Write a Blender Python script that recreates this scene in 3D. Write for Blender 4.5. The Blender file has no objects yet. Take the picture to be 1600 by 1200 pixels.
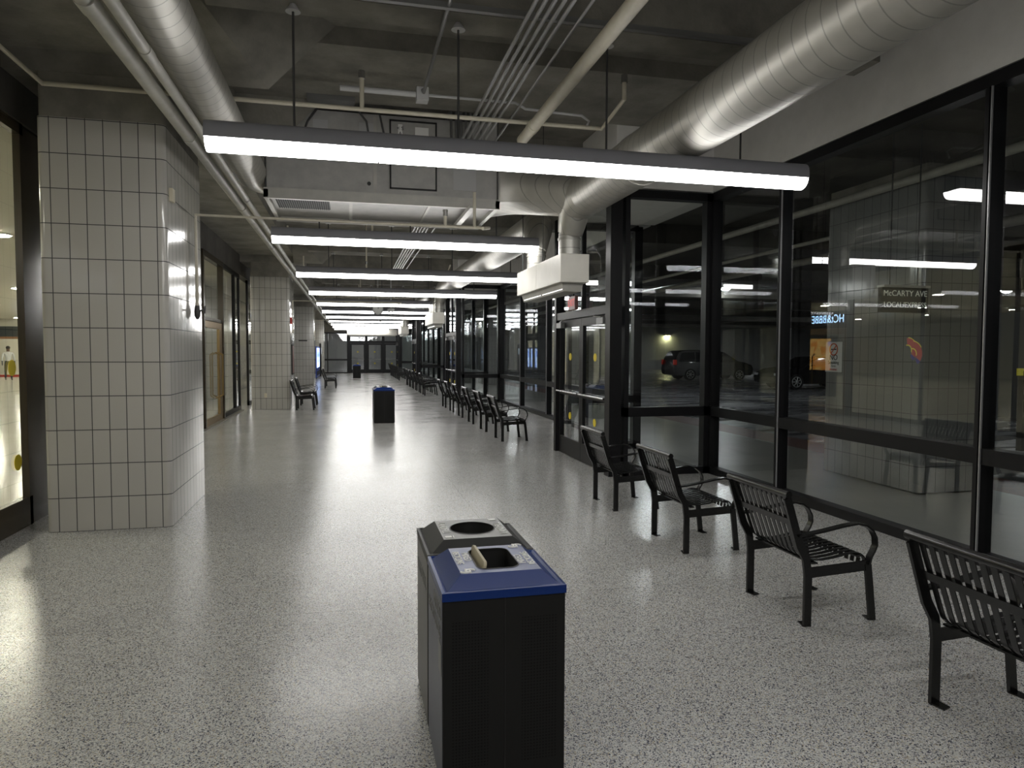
import bpy, bmesh, math, random
from math import sin, cos, pi, radians, atan2, sqrt
from mathutils import Vector, Matrix
random.seed(7)
C = bpy.context.scene.collection
scn = bpy.context.scene

# ------------------------------------------------------------------ camera
CAM_H = 1.6
F = 1080.0
yaw, pitch, roll = radians(13.2294), radians(-2.7096), radians(0.2)
fwd = Vector((sin(yaw)*cos(pitch), cos(yaw)*cos(pitch), sin(pitch)))
rt = Vector((cos(yaw), -sin(yaw), 0)); up = rt.cross(fwd)
R_ = rt*cos(roll)+up*sin(roll); U_ = up*cos(roll)-rt*sin(roll)
cam = bpy.data.cameras.new('camera'); cam.sensor_width = 36; cam.lens = F*36/1600
cam.clip_start = .05; cam.clip_end = 300
co = bpy.data.objects.new('camera', cam); C.objects.link(co)
m = Matrix((R_, U_, -fwd)).transposed().to_4x4(); m.translation = (0, 0, CAM_H)
co.matrix_world = m
scn.camera = co

# ------------------------------------------------------------------ world, exposure
w = bpy.data.worlds.new('night'); scn.world = w; w.use_nodes = True
w.node_tree.nodes['Background'].inputs[0].default_value = (.55, .6, .7, 1)
w.node_tree.nodes['Background'].inputs[1].default_value = .004
vs = scn.view_settings
vs.view_transform = 'Standard'; vs.look = 'None'; vs.exposure = 1.0; vs.gamma = 1
vs.use_curve_mapping = False
scn.cycles.transparent_max_bounces = 24
TUBE = 9.0        # radiance of the ceiling tubes
LOBBY = 25.0      # lobby downlights
GARAGE = 62.0     # garage lamps

# ------------------------------------------------------------------ materials
MATS = {}
def mat(name, col, rough=.5, metal=0, spec=.5, emit=None, estr=0, coat=0):
    if name in MATS: return MATS[name]
    m = bpy.data.materials.new(name); m.use_nodes = True
    b = m.node_tree.nodes['Principled BSDF']
    b.inputs['Base Color'].default_value = (*col, 1)
    b.inputs['Roughness'].default_value = rough
    b.inputs['Metallic'].default_value = metal
    b.inputs['Specular IOR Level'].default_value = spec
    b.inputs['Coat Weight'].default_value = coat
    if emit:
        b.inputs['Emission Color'].default_value = (*emit, 1)
        b.inputs['Emission Strength'].default_value = estr
    MATS[name] = m
    return m
class NT:
    def __init__(s, m): s.t = m.node_tree; s.n = s.t.nodes; s.l = s.t.links; s.b = s.n['Principled BSDF']
    def new(s, ty, **k):
        x = s.n.new(ty)
        for a, v in k.items(): setattr(x, a, v)
        return x
    def link(s, a, b): s.l.new(a, b)
    def math(s, op, a, b=None, c=None):
        x = s.new('ShaderNodeMath', operation=op)
        for i, v in enumerate((a, b, c)):
            if v is None: continue
            if isinstance(v, (int, float)): x.inputs[i].default_value = v
            else: s.link(v, x.inputs[i])
        return x.outputs[0]
    def mix(s, f, a, b):
        x = s.new('ShaderNodeMix', data_type='RGBA')
        if isinstance(f, (int, float)): x.inputs[0].default_value = f
        else: s.link(f, x.inputs[0])
        for i, v in ((6, a), (7, b)):
            if isinstance(v, tuple): x.inputs[i].default_value = (*v, 1)
            else: s.link(v, x.inputs[i])
        return x.outputs[2]
    def noise(s, vec, scale, detail=3, rough=.5, out='Fac'):
        x = s.new('ShaderNodeTexNoise'); x.inputs['Scale'].default_value = scale
        x.inputs['Detail'].default_value = detail; x.inputs['Roughness'].default_value = rough
        s.link(vec, x.inputs['Vector']); return x.outputs[out]
    def bump(s, h, strength, dist, normal=None):
        x = s.new('ShaderNodeBump'); x.inputs['Strength'].default_value = strength
        x.inputs['Distance'].default_value = dist
        s.link(h, x.inputs['Height'])
        if normal: s.link(normal, x.inputs['Normal'])
        return x.outputs[0]
    def coord(s, out='Object'): return s.new('ShaderNodeTexCoord').outputs[out]
    def xyz(s, v):
        x = s.new('ShaderNodeSeparateXYZ'); s.link(v, x.inputs[0]); return x.outputs
    def vmul(s, v, f):
        x = s.new('ShaderNodeVectorMath', operation='MULTIPLY'); s.link(v, x.inputs[0]); x.inputs[1].default_value = f
        return x.outputs[0]
    def ramp(s, f, pts, interp='LINEAR'):
        x = s.new('ShaderNodeValToRGB'); x.color_ramp.interpolation = interp
        e = x.color_ramp.elements
        while len(e) < len(pts): e.new(.5)
        for i, (p, c) in enumerate(pts): e[i].position = p; e[i].color = (*c, 1)
        s.link(f, x.inputs[0]); return x.outputs[0]

def mottled(name, c1, c2, scale, rough, bump=.0, bscale=40, metal=0, spec=.5):
    if name in MATS: return MATS[name]
    m = mat(name, c1, rough, metal, spec); t = NT(m); v = t.coord()
    n = t.noise(v, scale, 5, .6)
    t.link(t.ramp(n, [(.3, c1), (.7, c2)]), t.b.inputs['Base Color'])
    if bump: t.link(t.bump(t.noise(v, bscale, 4), bump, .01), t.b.inputs['Normal'])
    return m

def terrazzo():
    m = mat('terrazzo', (.4, .4, .38), .22); t = NT(m); v = t.coord()
    vo = t.new('ShaderNodeTexVoronoi'); vo.inputs['Scale'].default_value = 215
    t.link(v, vo.inputs['Vector'])
    r = t.xyz(vo.outputs['Color'])[0]
    c = t.ramp(r, [(0, (.045, .05, .075)), (.13, (.15, .155, .19)), (.22, (.48, .42, .31)), (.29, (.45, .447, .43)), (.6, (.53, .53, .52)), (.85, (.65, .65, .64))], 'CONSTANT')
    vo2 = t.new('ShaderNodeTexVoronoi'); vo2.inputs['Scale'].default_value = 310; t.link(v, vo2.inputs['Vector'])
    r2 = t.xyz(vo2.outputs['Color'])[0]
    c2 = t.ramp(r2, [(0, (.72, .72, .72)), (.2, (1, 1, 1))], 'CONSTANT')
    mx = t.new('ShaderNodeMix', data_type='RGBA', blend_type='MULTIPLY'); mx.inputs[0].default_value = 1
    t.link(c, mx.inputs[6]); t.link(c2, mx.inputs[7])
    # faint wear and thin seams across the hall
    wear = t.ramp(t.noise(v, .6, 4, .6), [(.3, (.90, .90, .89)), (.7, (1, 1, 1))])
    mw = t.new('ShaderNodeMix', data_type='RGBA', blend_type='MULTIPLY'); mw.inputs[0].default_value = 1
    t.link(mx.outputs[2], mw.inputs[6]); t.link(wear, mw.inputs[7])
    x, y, z = t.xyz(v)
    fy = t.math('ABSOLUTE', t.math('SUBTRACT', t.math('FRACT', t.math('DIVIDE', t.math('ADD', y, 1.1), 2.166)), .5))
    fx = t.math('ABSOLUTE', t.math('SUBTRACT', t.math('FRACT', t.math('DIVIDE', t.math('ADD', x, .25), 2.9)), .5))
    seam = t.math('MAXIMUM', t.math('LESS_THAN', fy, .0016), t.math('LESS_THAN', fx, .001))
    col = t.mix(t.math('MULTIPLY', seam, .45), mw.outputs[2], (.17, .16, .14))
    t.link(col, t.b.inputs['Base Color'])
    t.link(t.ramp(t.noise(v, 1.3, 4, .6), [(.35, (.15,)*3), (.7, (.24,)*3)]), t.b.inputs['Roughness'])
    n1 = t.bump(t.noise(v, 110, 2), .16, .004)
    n2 = t.bump(t.noise(t.vmul(v, (1.0, 3.0, 1)), 1.1, 2), .02, .02, n1)
    t.link(n2, t.b.inputs['Normal'])
    return m

def tile(name, base, w=.139, h=.2985, off=-.405, rough=.13):
    m = mat(name, base, rough, 0, .55); t = NT(m); v = t.coord(); x, y, z = t.xyz(v)
    g = t.new('ShaderNodeNewGeometry'); nx, ny, nz = t.xyz(g.outputs['True Normal'])
    side = t.math('GREATER_THAN', t.math('ABSOLUTE', nx), t.math('ABSOLUTE', ny))
    u = t.math('ADD', t.math('MULTIPLY', x, t.math('SUBTRACT', 1, side)), t.math('MULTIPLY', y, side))
    un = t.math('DIVIDE', t.math('SUBTRACT', u, off), w)
    zn = t.math('DIVIDE', z, h)
    fu = t.math('ABSOLUTE', t.math('SUBTRACT', t.math('FRACT', t.math('ADD', un, .5)), .5))
    fz = t.math('ABSOLUTE', t.math('SUBTRACT', t.math('FRACT', t.math('ADD', zn, .5)), .5))
    flat = t.math('GREATER_THAN', t.math('MAXIMUM', t.math('ABSOLUTE', nx), t.math('ABSOLUTE', ny)), .97)
    gu = t.math('MULTIPLY', t.math('LESS_THAN', fu, .026), flat)
    gz = t.math('LESS_THAN', fz, .0125)
    grout = t.math('MAXIMUM', gu, gz)
    cmb = t.new('ShaderNodeCombineXYZ'); t.link(t.math('FLOOR', un), cmb.inputs[0]); t.link(t.math('FLOOR', zn), cmb.inputs[1]); t.link(side, cmb.inputs[2])
    wn = t.new('ShaderNodeTexWhiteNoise'); t.link(cmb.outputs[0], wn.inputs['Vector'])
    c = t.mix(wn.outputs['Value'], tuple(b*.93 for b in base), base)
    sp = t.noise(v, 220, 2)
    c = t.mix(t.math('MULTIPLY', sp, .25), c, tuple(b*.72 for b in base))
    t.link(t.mix(grout, c, (.045, .045, .047)), t.b.inputs['Base Color'])
    t.link(t.math('ADD', t.math('MULTIPLY', grout, .6), rough), t.b.inputs['Roughness'])
    hgt = t.math('SUBTRACT', t.math('MULTIPLY', t.noise(t.vmul(v, (9, 9, 2.5)), 1.5, 2), .5), t.math('MULTIPLY', grout, 1.0))
    curve = t.math('MULTIPLY', t.math('POWER', t.math('MULTIPLY', fu, 2), 2), .25)
    t.link(t.bump(t.math('ADD', hgt, curve), .35, .004), t.b.inputs['Normal'])
    return m

def glass(name, base=.05, tint=(.93, .96, .95)):
    m = bpy.data.materials.new(name); m.use_nodes = True; MATS[name] = m
    t = m.node_tree; t.nodes.clear()
    o = t.nodes.new('ShaderNodeOutputMaterial'); mx = t.nodes.new('ShaderNodeMixShader')
    tr = t.nodes.new('ShaderNodeBsdfTransparent'); tr.inputs[0].default_value = (*tint, 1)
    gl = t.nodes.new('ShaderNodeBsdfGlossy'); gl.inputs['Roughness'].default_value = .0
    gl.inputs['Color'].default_value = (.95, .97, 1, 1)
    lw = t.nodes.new('ShaderNodeLayerWeight'); lw.inputs[0].default_value = .5
    pw = t.nodes.new('ShaderNodeMath'); pw.operation = 'POWER'; pw.inputs[1].default_value = 4.2
    ml = t.nodes.new('ShaderNodeMath'); ml.operation = 'MULTIPLY_ADD'; ml.inputs[1].default_value = 1-base; ml.inputs[2].default_value = base
    t.links.new(lw.outputs['Facing'], pw.inputs[0]); t.links.new(pw.outputs[0], ml.inputs[0])
    t.links.new(ml.outputs[0], mx.inputs[0]); t.links.new(tr.outputs[0], mx.inputs[1]); t.links.new(gl.outputs[0], mx.inputs[2])
    t.links.new(mx.outputs[0], o.inputs[0])
    return m

def spiral_metal(name, axis=1, col=(.50, .485, .44), pitch=.13):
    m = mat(name, col, .40, .42, .5); t = NT(m); v = t.coord(); p = t.xyz(v)[axis]
    f = t.math('ABSOLUTE', t.math('SUBTRACT', t.math('FRACT', t.math('DIVIDE', p, pitch)), .5))
    line = t.math('LESS_THAN', f, .035)
    t.link(t.mix(t.math('MULTIPLY', line, .5), t.ramp(t.noise(v, 5, 4), [(.3, col), (.7, tuple(c*.86 for c in col))]), (.12, .12, .11)), t.b.inputs['Base Color'])
    t.link(t.bump(t.math('ADD', t.math('MULTIPLY', line, 1.0), t.math('MULTIPLY', t.noise(v, 9, 3), .4)), .5, .006), t.b.inputs['Normal'])
    return m

def perforated(name):
    m = mat(name, (.012, .012, .012), .6, .0, .22); t = NT(m); v = t.coord(); x, y, z = t.xyz(v)
    def dots(a, p): return t.math('SUBTRACT', t.math('FRACT', t.math('DIVIDE', a, p)), .5)
    du, dz = dots(x, .0115), dots(z, .0115)
    r = t.math('SQRT', t.math('ADD', t.math('MULTIPLY', du, du), t.math('MULTIPLY', dz, dz)))
    d = t.math('LESS_THAN', r, .27)
    ax = t.math('ABSOLUTE', t.math('SUBTRACT', t.math('ABSOLUTE', x), .128))
    mask = t.math('MULTIPLY', t.math('LESS_THAN', ax, .066), t.math('MULTIPLY', t.math('GREATER_THAN', z, .10), t.math('LESS_THAN', z, .64)))
    hole = t.math('MULTIPLY', d, mask)
    t.link(t.mix(hole, (.010, .0098, .0095), (.001, .001, .001)), t.b.inputs['Base Color'])
    t.link(t.bump(t.math('SUBTRACT', 1, hole), .6, .003), t.b.inputs['Normal'])
    return m

M = {}
M['terrazzo'] = terrazzo()
M['tile'] = tile('glazed_tile', (.50, .485, .45))
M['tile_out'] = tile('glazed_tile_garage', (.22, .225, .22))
M['concrete'] = mottled('rough_concrete', (.15, .142, .124), (.29, .275, .24), 2.2, .85, .4, 30)
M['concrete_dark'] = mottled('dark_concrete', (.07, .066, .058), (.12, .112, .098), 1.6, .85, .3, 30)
M['bulkhead'] = mottled('bulkhead_plaster', (.70, .685, .66), (.76, .745, .72), 6, .8, .1, 80)
M['frame'] = mat('bronze_black_aluminium', (.008, .008, .009), .42, .0, .25)
M['frame_brown'] = mat('brown_aluminium', (.065, .052, .035), .22, .2, .5)
M['gold'] = mat('bronze_gold_metal', (.30, .21, .10), .3, .8, .5)
M['glass'] = glass('clear_glass', .10)
M['glass_lobby'] = glass('lobby_glass', .10, (.90, .92, .84))
M['duct'] = spiral_metal('spiral_duct_metal', 1)
M['duct_z'] = spiral_metal('spiral_duct_metal_drop', 2, (.55, .54, .50), .16)
M['sheet'] = mottled('sheet_metal', (.40, .39, .36), (.48, .47, .43), 5, .42, .12, 12, .35)
M['ahu'] = mottled('painted_sheet_metal', (.34, .335, .32), (.42, .41, .39), 7, .5, .1, 14, .2)
M['curtain'] = mottled('cream_painted_steel', (.55, .53, .48), (.62, .60, .54), 4, .42, .05, 20, .15)
M['pipe_gray'] = mottled('gray_painted_pipe', (.33, .32, .28), (.42, .41, .36), 6, .5)
M['pipe_white'] = mottled('cream_painted_pipe', (.52, .48, .38), (.60, .56, .46), 9, .5)
M['conduit'] = mat('galvanised_conduit', (.22, .22, .22), .4, .6)
M['housing'] = mat('lamp_housing_gray', (.28, .28, .31), .5)
M['rod'] = mat('dark_rod', (.05, .05, .05), .5)
M['cup'] = mat('rod_canopy_white', (.5, .5, .5), .5)
M['tube'] = mat('tube_lens', (.9, .9, .9), .4, emit=(1, .985, .955), estr=TUBE)
M['bench'] = mat('black_powder_coat', (.007, .007, .007), .24, .0, .5)
M['bin_black'] = mat('bin_black', (.010, .0098, .0095), .5, 0, .3)
M['bin_perf'] = perforated('bin_perforated_panel')
M['bin_hole'] = mat('bin_inside', (.004, .004, .004), .6)
M['bin_blue'] = mat('bin_blue', (.005, .025, .14), .30, .0, .2)
M['bin_grey'] = mat('bin_charcoal_lid', (.022, .022, .021), .5, 0, .3)
M['label_grey'] = mat('label_grey', (.17, .17, .165), .4)
M['label_blue'] = mat('label_slate_blue', (.11, .13, .24), .34, 0, .4)
M['label_side'] = mottled('label_side_blue', (.05, .055, .09), (.08, .085, .12), 8, .35)
M['label_side_grey'] = mottled('label_side_grey', (.05, .047, .04), (.075, .07, .058), 8, .35)
M['white'] = mat('white_print', (.78, .78, .76), .5)
M['flap'] = mat('tan_flap', (.42, .37, .26), .5)
M['yellow'] = mat('yellow_dot', (.75, .60, .02), .5)
M['red'] = mat('red_paint', (.45, .03, .02), .45)
M['steel'] = mat('brushed_steel', (.55, .55, .54), .25, .9)
M['black'] = mat('matte_black', (.008, .008, .008), .6)
M['cream'] = mat('cream_plastic', (.6, .55, .42), .5)

# ------------------------------------------------------------------ mesh builder
class MB:
    def __init__(s): s.v = []; s.f = []
    def add(s, vs, fs):
        o = len(s.v); s.v += [tuple(p) for p in vs]; s.f += [tuple(i+o for i in f) for f in fs]
        return s
    def box(s, x0, x1, y0, y1, z0, z1):
        return s.add([(x0,y0,z0),(x1,y0,z0),(x1,y1,z0),(x0,y1,z0),(x0,y0,z1),(x1,y0,z1),(x1,y1,z1),(x0,y1,z1)],
              [(0,3,2,1),(4,5,6,7),(0,1,5,4),(1,2,6,5),(2,3,7,6),(3,0,4,7)])
    def hexa(s, a, b):   # a, b: quads (bottom, top)
        return s.add(list(a)+list(b), [(0,3,2,1),(4,5,6,7),(0,1,5,4),(1,2,6,5),(2,3,7,6),(3,0,4,7)])
    def quad(s, a, b, c, d): return s.add([a, b, c, d], [(0, 1, 2, 3)])
    def tube(s, pts, r, n=10, cap=True):
        pts = [Vector(p) for p in pts]; rings = []
        rr = r if isinstance(r, (list, tuple)) else [r]*len(pts)
        ref = None
        for i, p in enumerate(pts):
            if i == 0: d = pts[1]-p
            elif i == len(pts)-1: d = p-pts[i-1]
            else: d = (pts[i+1]-p).normalized()+(p-pts[i-1]).normalized()
            d.normalize()
            if ref is None: ref = Vector((0,0,1)) if abs(d.z) < .9 else Vector((1,0,0))
            a = (ref-d*ref.dot(d)).normalized(); b = d.cross(a); ref = a
            k = 1.0
            if 0 < i < len(pts)-1:
                c = d.dot((p-pts[i-1]).normalized()); k = 1/max(c, .6)
            rings.append([p+(a*cos(2*pi*j/n)+b*sin(2*pi*j/n))*rr[i] for j in range(n)])
        vs = [q for ring in rings for q in ring]; fs = []
        for i in range(len(rings)-1):
            for j in range(n):
                fs.append((i*n+j, (i+1)*n+j, (i+1)*n+(j+1) % n, i*n+(j+1) % n))
        if cap: fs.append(tuple(range(n))); fs.append(tuple((len(rings)-1)*n+j for j in reversed(range(n))))
        return s.add(vs, fs)
    def loft(s, rings, cap=True):
        n = len(rings[0]); vs = [q for r in rings for q in r]; fs = []
        for i in range(len(rings)-1):
            for j in range(n): fs.append((i*n+j, i*n+(j+1) % n, (i+1)*n+(j+1) % n, (i+1)*n+j))
        if cap: fs.append(tuple(reversed(range(n)))); fs.append(tuple((len(rings)-1)*n+j for j in range(n)))
        return s.add(vs, fs)
    def prism(s, poly, f0, f1):   # poly 2D, f0/f1 map (a,b)->3D
        n = len(poly); a = [f0(*p) for p in poly]; b = [f1(*p) for p in poly]
        return s.add(a+b, [tuple(reversed(range(n))), tuple(n+j for j in range(n))]+[(j, (j+1) % n, n+(j+1) % n, n+j) for j in range(n)])
    def ribbon(s, pts, nrm, wdir, w, t):   # flat bar of width w (along wdir) and thickness t following pts
        W = Vector(wdir)*w/2; rings = []
        pts = [Vector(p) for p in pts]
        for i, p in enumerate(pts):
            d = (pts[min(i+1, len(pts)-1)]-pts[max(i-1, 0)]).normalized()
            N = d.cross(Vector(wdir)).normalized()*t/2
            rings.append([p-W-N, p+W-N, p+W+N, p-W+N])
        return s.loft(rings)
    def disc(s, c, r, axis, th=.004, n=24):
        c = Vector(c); ax = Vector(axis).normalized()
        return s.tube([c-ax*th/2, c+ax*th/2], r, n)
    def build(s, name, m, parent=None, smooth=True, bevel=0, loc=None, rz=0):
        me = bpy.data.meshes.new(name); me.from_pydata(s.v, [], s.f); me.update()
        bm = bmesh.new(); bm.from_mesh(me); bmesh.ops.recalc_face_normals(bm, faces=bm.faces)
        bm.to_mesh(me); bm.free()
        if smooth:
            me.polygons.foreach_set('use_smooth', [True]*len(me.polygons)); me.set_sharp_from_angle(angle=radians(32))
        me.materials.append(m if not isinstance(m, str) else M[m])
        o = bpy.data.objects.new(name, me); C.objects.link(o)
        if bevel:
            b = o.modifiers.new('bevel', 'BEVEL'); b.width = bevel; b.segments = 3; b.limit_method = 'ANGLE'
        if parent: o.parent = parent
        if loc: o.location = loc
        if rz: o.rotation_euler.z = rz
        return o

def tag(o, label=None, cat=None, group=None, kind=None):
    if label: o['label'] = label
    if cat: o['category'] = cat
    if group: o['group'] = group
    if kind: o['kind'] = kind
    return o
def empty(name, loc=(0,0,0), label=None, cat=None, group=None, kind=None, rz=0):
    o = bpy.data.objects.new(name, None); C.objects.link(o); o.location = loc; o.rotation_euler.z = rz
    o.empty_display_size = .1
    return tag(o, label, cat, group, kind)
def struct(name, mb, m, **k):
    o = mb.build(name, m, **k); o['kind'] = 'structure'; return o
def copy_tree(o, loc=None, label=None, group=None, parent=None, rz=None):
    c = o.copy(); C.objects.link(c)
    if parent: c.parent = parent
    if loc is not None: c.location = loc
    if rz is not None: c.rotation_euler.z = rz
    if label: c['label'] = label
    if group: c['group'] = group
    for ch in list(o.children): copy_tree(ch, parent=c)
    return c
def text(name, body, size, m, parent, loc, rot, ext=.001, align='CENTER', sx=1, label=None):
    cu = bpy.data.curves.new(name, 'FONT'); cu.body = body; cu.size = size; cu.extrude = ext
    cu.align_x = align; cu.align_y = 'CENTER'
    t = bpy.data.objects.new(name+'_src', cu); C.objects.link(t)
    dg = bpy.context.evaluated_depsgraph_get(); dg.update()
    me = bpy.data.meshes.new_from_object(t.evaluated_get(dg))
    bpy.data.objects.remove(t)
    me.name = name; me.materials.clear(); me.materials.append(m)
    o = bpy.data.objects.new(name, me); C.objects.link(o)
    o.parent = parent; o.location = loc; o.rotation_euler = rot; o.scale = (sx, 1, 1)
    if label: o['label'] = label
    return o
def textm(name, body, size, m, parent, origin, right, upv, sx=1, ext=.001):
    """text whose reading direction is right and whose letter tops point along upv"""
    r = Vector(right).normalized(); u = Vector(upv).normalized(); n = r.cross(u)
    mt = Matrix((r, u, n)).transposed()
    return text(name, body, size, m, parent, origin, mt.to_euler(), ext, sx=sx)
ORD = ['first','second','third','fourth','fifth','sixth','seventh','eighth','ninth','tenth','eleventh','twelfth','thirteenth']

# ------------------------------------------------------------------ layout constants
XW, XD, XL = 4.66, 3.28, -2.88      # window wall, vestibule door plane, lobby glass
GT = 3.65                            # top of the glass
P = 13.0                             # bay length
Y0, Y1 = -6.0, 50.5
CEIL = 4.6

# ------------------------------------------------------------------ shell
struct('floor', MB().box(-3.2, XW+.06, Y0-.2, Y1+.1, -.15, 0), 'terrazzo')
struct('ceiling', MB().box(-3.4, 5.0, Y0-.2, Y1+8, CEIL, CEIL+.2), 'concrete', smooth=False)
# deep beams on the column lines, shallower joists carrying the lamps, girders along the sides
tn = 20
def beam(*b):
    global tn
    o = struct('trim_%d' % tn, MB().box(*b), 'concrete', smooth=False); tn += 1
for n in range(-1, 4):
    y = 6.74+P*n; ya = max(y, Y0)
    beam(-3.2, -1.2, ya, y+1.5, 3.97, CEIL); beam(-1.2, 4.6, ya, y+1.5, 4.43, CEIL)
for k in range(-2, 12):
    y = 5.39+P/3*k
    if y > Y0: beam(-1.0 if k != 1 else 1.95, 4.5, y-.16, y+.16, 4.12, CEIL)
y = Y0
for n in range(0, 5):
    ye = min(6.74+P*n, Y1); beam(-3.2, -1.45, y, ye, 4.15, CEIL); y = ye+1.5
for n in range(0, 4):               # haunches beside the column beams
    y = 6.74+P*n
    for (ya, yb) in ((y-1.6, y), (y+3.1, y+1.5)):
        o = struct('trim_%d' % tn, MB().add([(-1.45, ya, CEIL), (-1.45, yb, 3.97), (-1.45, yb, CEIL), (-.1, yb, CEIL), (-.7, yb, 3.97)], [(0,1,2),(2,1,4,3),(0,3,4,1),(0,2,3)]), 'concrete', smooth=False); tn += 1
struct('wall_back', MB().box(-3.2, 5.0, Y0-.3, Y0, 0, CEIL), 'bulkhead', smooth=False)

# bulkhead above the glass on the right and its jogs round the vestibules
bk = MB()
ys = Y0
for n in range(0, 4):
    a, b = 8.25+P*n, 10.70+P*n
    bk.box(XW-.04, XW+.2, ys, a, GT+.02, CEIL); 
    bk.box(XD, XW-.04, a, a+.14, GT+.02, CEIL-.01); bk.box(XD, XW-.04, b-.14, b, GT+.02, CEIL-.01)
    bk.box(XD-.0, XD+.14, a+.14, b-.14, GT+.02, CEIL-.01)
    bk.box(XD+.14, XW+.2, a+.14, b-.14, 3.66, 3.72)
    ys = b
bk.box(XW-.04, XW+.2, ys, Y1, GT+.02, CEIL)
struct('wall_right', bk, 'bulkhead', smooth=False)
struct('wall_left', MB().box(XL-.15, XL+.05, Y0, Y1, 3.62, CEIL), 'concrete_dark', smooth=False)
struct('trim_1', MB().box(XL-.05, XL+.13, 8.3, 19.6, 0, .022), mat('threshold_stone', (.30, .29, .25), .35), smooth=False)

# ------------------------------------------------------------------ windows
def window(idx, axis, c, a, b, muls, z0=.0, z1=GT, rail=(.765, .885), name=None, framem='frame', glassm='glass', low=.09):
    """glazed wall lying in plane axis=c, running a..b; muls: inner mullion positions"""
    root = empty(name or 'window_%d' % idx, (c, a, 0) if axis == 'x' else (a, c, 0), kind='structure')
    f = MB(); D = .065 if glassm == 'glass' else .03
    def bx(u0, u1, zz0, zz1, d=D, off=0):
        u0 -= a; u1 -= a
        if axis == 'x': f.box(-d+off, d+off, u0, u1, zz0, zz1)
        else: f.box(u0, u1, -d+off, d+off, zz0, zz1)
    bx(a, b, z0, z0+low); bx(a, b, z1-.10, z1)
    if rail: bx(a, b, *rail)
    stops = [a]+muls+[b]
    for mpos in muls: bx(mpos-.035, mpos+.035, z0, z1, D-.005); bx(mpos-.012, mpos+.012, z0+low, z1-.1, D+.01)
    bx(a, a+.06, z0, z1); bx(b-.06, b, z0, z1)
    f.build('window_frame', framem, root, smooth=False)
    if glassm == 'glass' and axis == 'x':
        for mpos in muls:
            MB().box(-D-.012, -D+.002, mpos-a-.036, mpos-a-.027, z0+low, z1-.1).build('seam_highlight', mat('seam_highlight_gray', (.30, .30, .31), .3, .3), root, smooth=False)  # pale strip stands in for the highlight along the aluminium seam
    zs = [(z0+low, rail[0]), (rail[1], z1-.1)] if rail else [(z0+low, z1-.1)]
    for u0, u1 in zip(stops[:-1], stops[1:]):
        for za, zb in zs:
            g = MB(); p, q = u0-a+.02, u1-a-.02
            if axis == 'x': g.quad((0, p, za-.01), (0, q, za-.01), (0, q, zb+.01), (0, p, zb+.01))
            else: g.quad((p, 0, za-.01), (q, 0, za-.01), (q, 0, zb+.01), (p, 0, zb+.01))
            g.build('glass_pane', glassm, root, smooth=False)
    return root
wi = 1
window(wi, 'x', XW, Y0, 8.25, [-3.3, -.78, 1.73, 4.24, 6.757]); wi += 1
for n in range(0, 4):
    a, b = 8.25+P*n, 10.70+P*n
    window(wi, 'y', a+.06, XD+.13, XW-.066, []); wi += 1           # near flank of the vestibule
    window(wi, 'y', b-.06, XD+.13, XW-.066, []); wi += 1           # far flank
    e = min(a+P, Y1)
    if e-b > 3: window(wi, 'x', XW, b, e, [b+2.63, b+5.27, b+7.9]); wi += 1

# vestibule doors
def dot(parent, x, y, z, ax=(1, 0, 0), r=.055):
    MB().disc((x, y, z), r, ax, .004).build('yellow_dot', 'yellow', parent)
def leaf(root, y0, y1, x, hinge, detail=True):
    """door leaf in the plane x (local to root), spanning y0..y1"""
    L = empty('door_leaf', (x, y0, 0)); L.parent = root
    w = y1-y0; f = MB()
    f.box(-.022, .022, 0, .075, .01, 2.08); f.box(-.022, .022, w-.075, w, .01, 2.08)
    f.box(-.022, .022, .075, w-.075, 1.97, 2.08); f.box(-.022, .022, .075, w-.075, .01, .27)
    f.box(-.02, .02, .075, w-.075, .93, .99)
    f.build('leaf_frame', 'frame', L, smooth=False)
    MB().quad((0, .07, .26), (0, w-.07, .26), (0, w-.07, 1.98), (0, .07, 1.98)).build('glass_pane', 'glass', L, smooth=False)
    MB().tube([(-.07, .04, .98), (-.07, w-.04, .98)], .014, 10).tube([(-.07, .06, .98), (-.0, .06, .98)], .012, 8).tube([(-.07, w-.06, .98), (0, w-.06, .98)], .012, 8).build('push_bar', 'steel', L)
    if detail:
        dot(L, -.006, w*.5, 1.52); dot(L, -.006, w*.5, .62)
        hy = w-.30 if hinge else .05
        MB().box(-.085, -.022, hy, hy+.24, 1.965, 2.045).tube([(-.06, hy+.12, 2.05), (-.09, hy+.12+(.2 if not hinge else -.2), 2.075), (-.02, hy+.12+(.30 if not hinge else -.30), 2.10)], .012, 6).build('door_closer', 'conduit', L)
    return L
for n in range(0, 4):
    a, b = 8.25+P*n, 10.70+P*n
    root = empty('door_%d' % (n+1), (XD, a, 0), kind='structure'); w = b-a
    f = MB()
    f.box(-.07, .09, 0, .17, 0, GT+.03); f.box(-.07, .09, w-.10, w, 0, GT+.03)
    f.box(-.06, .06, .17, w-.10, 2.09, 2.20); f.box(-.06, .06, .17, w-.10, GT-.10, GT+.02)
    f.box(-.03, .03, w*.5-.02, w*.5+.03, 2.2, GT-.1)
    f.build('door_frame', 'frame', root, smooth=False)
    MB().quad((0, .17, 2.2), (0, w-.1, 2.2), (0, w-.1, GT-.1), (0, .17, GT-.1)).build('transom_glass', 'glass', root, smooth=False)
    mid = (.17+w-.10)/2
    leaf(root, .175, mid-.004, 0, False); leaf(root, mid+.004, w-.105, 0, True)

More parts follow.
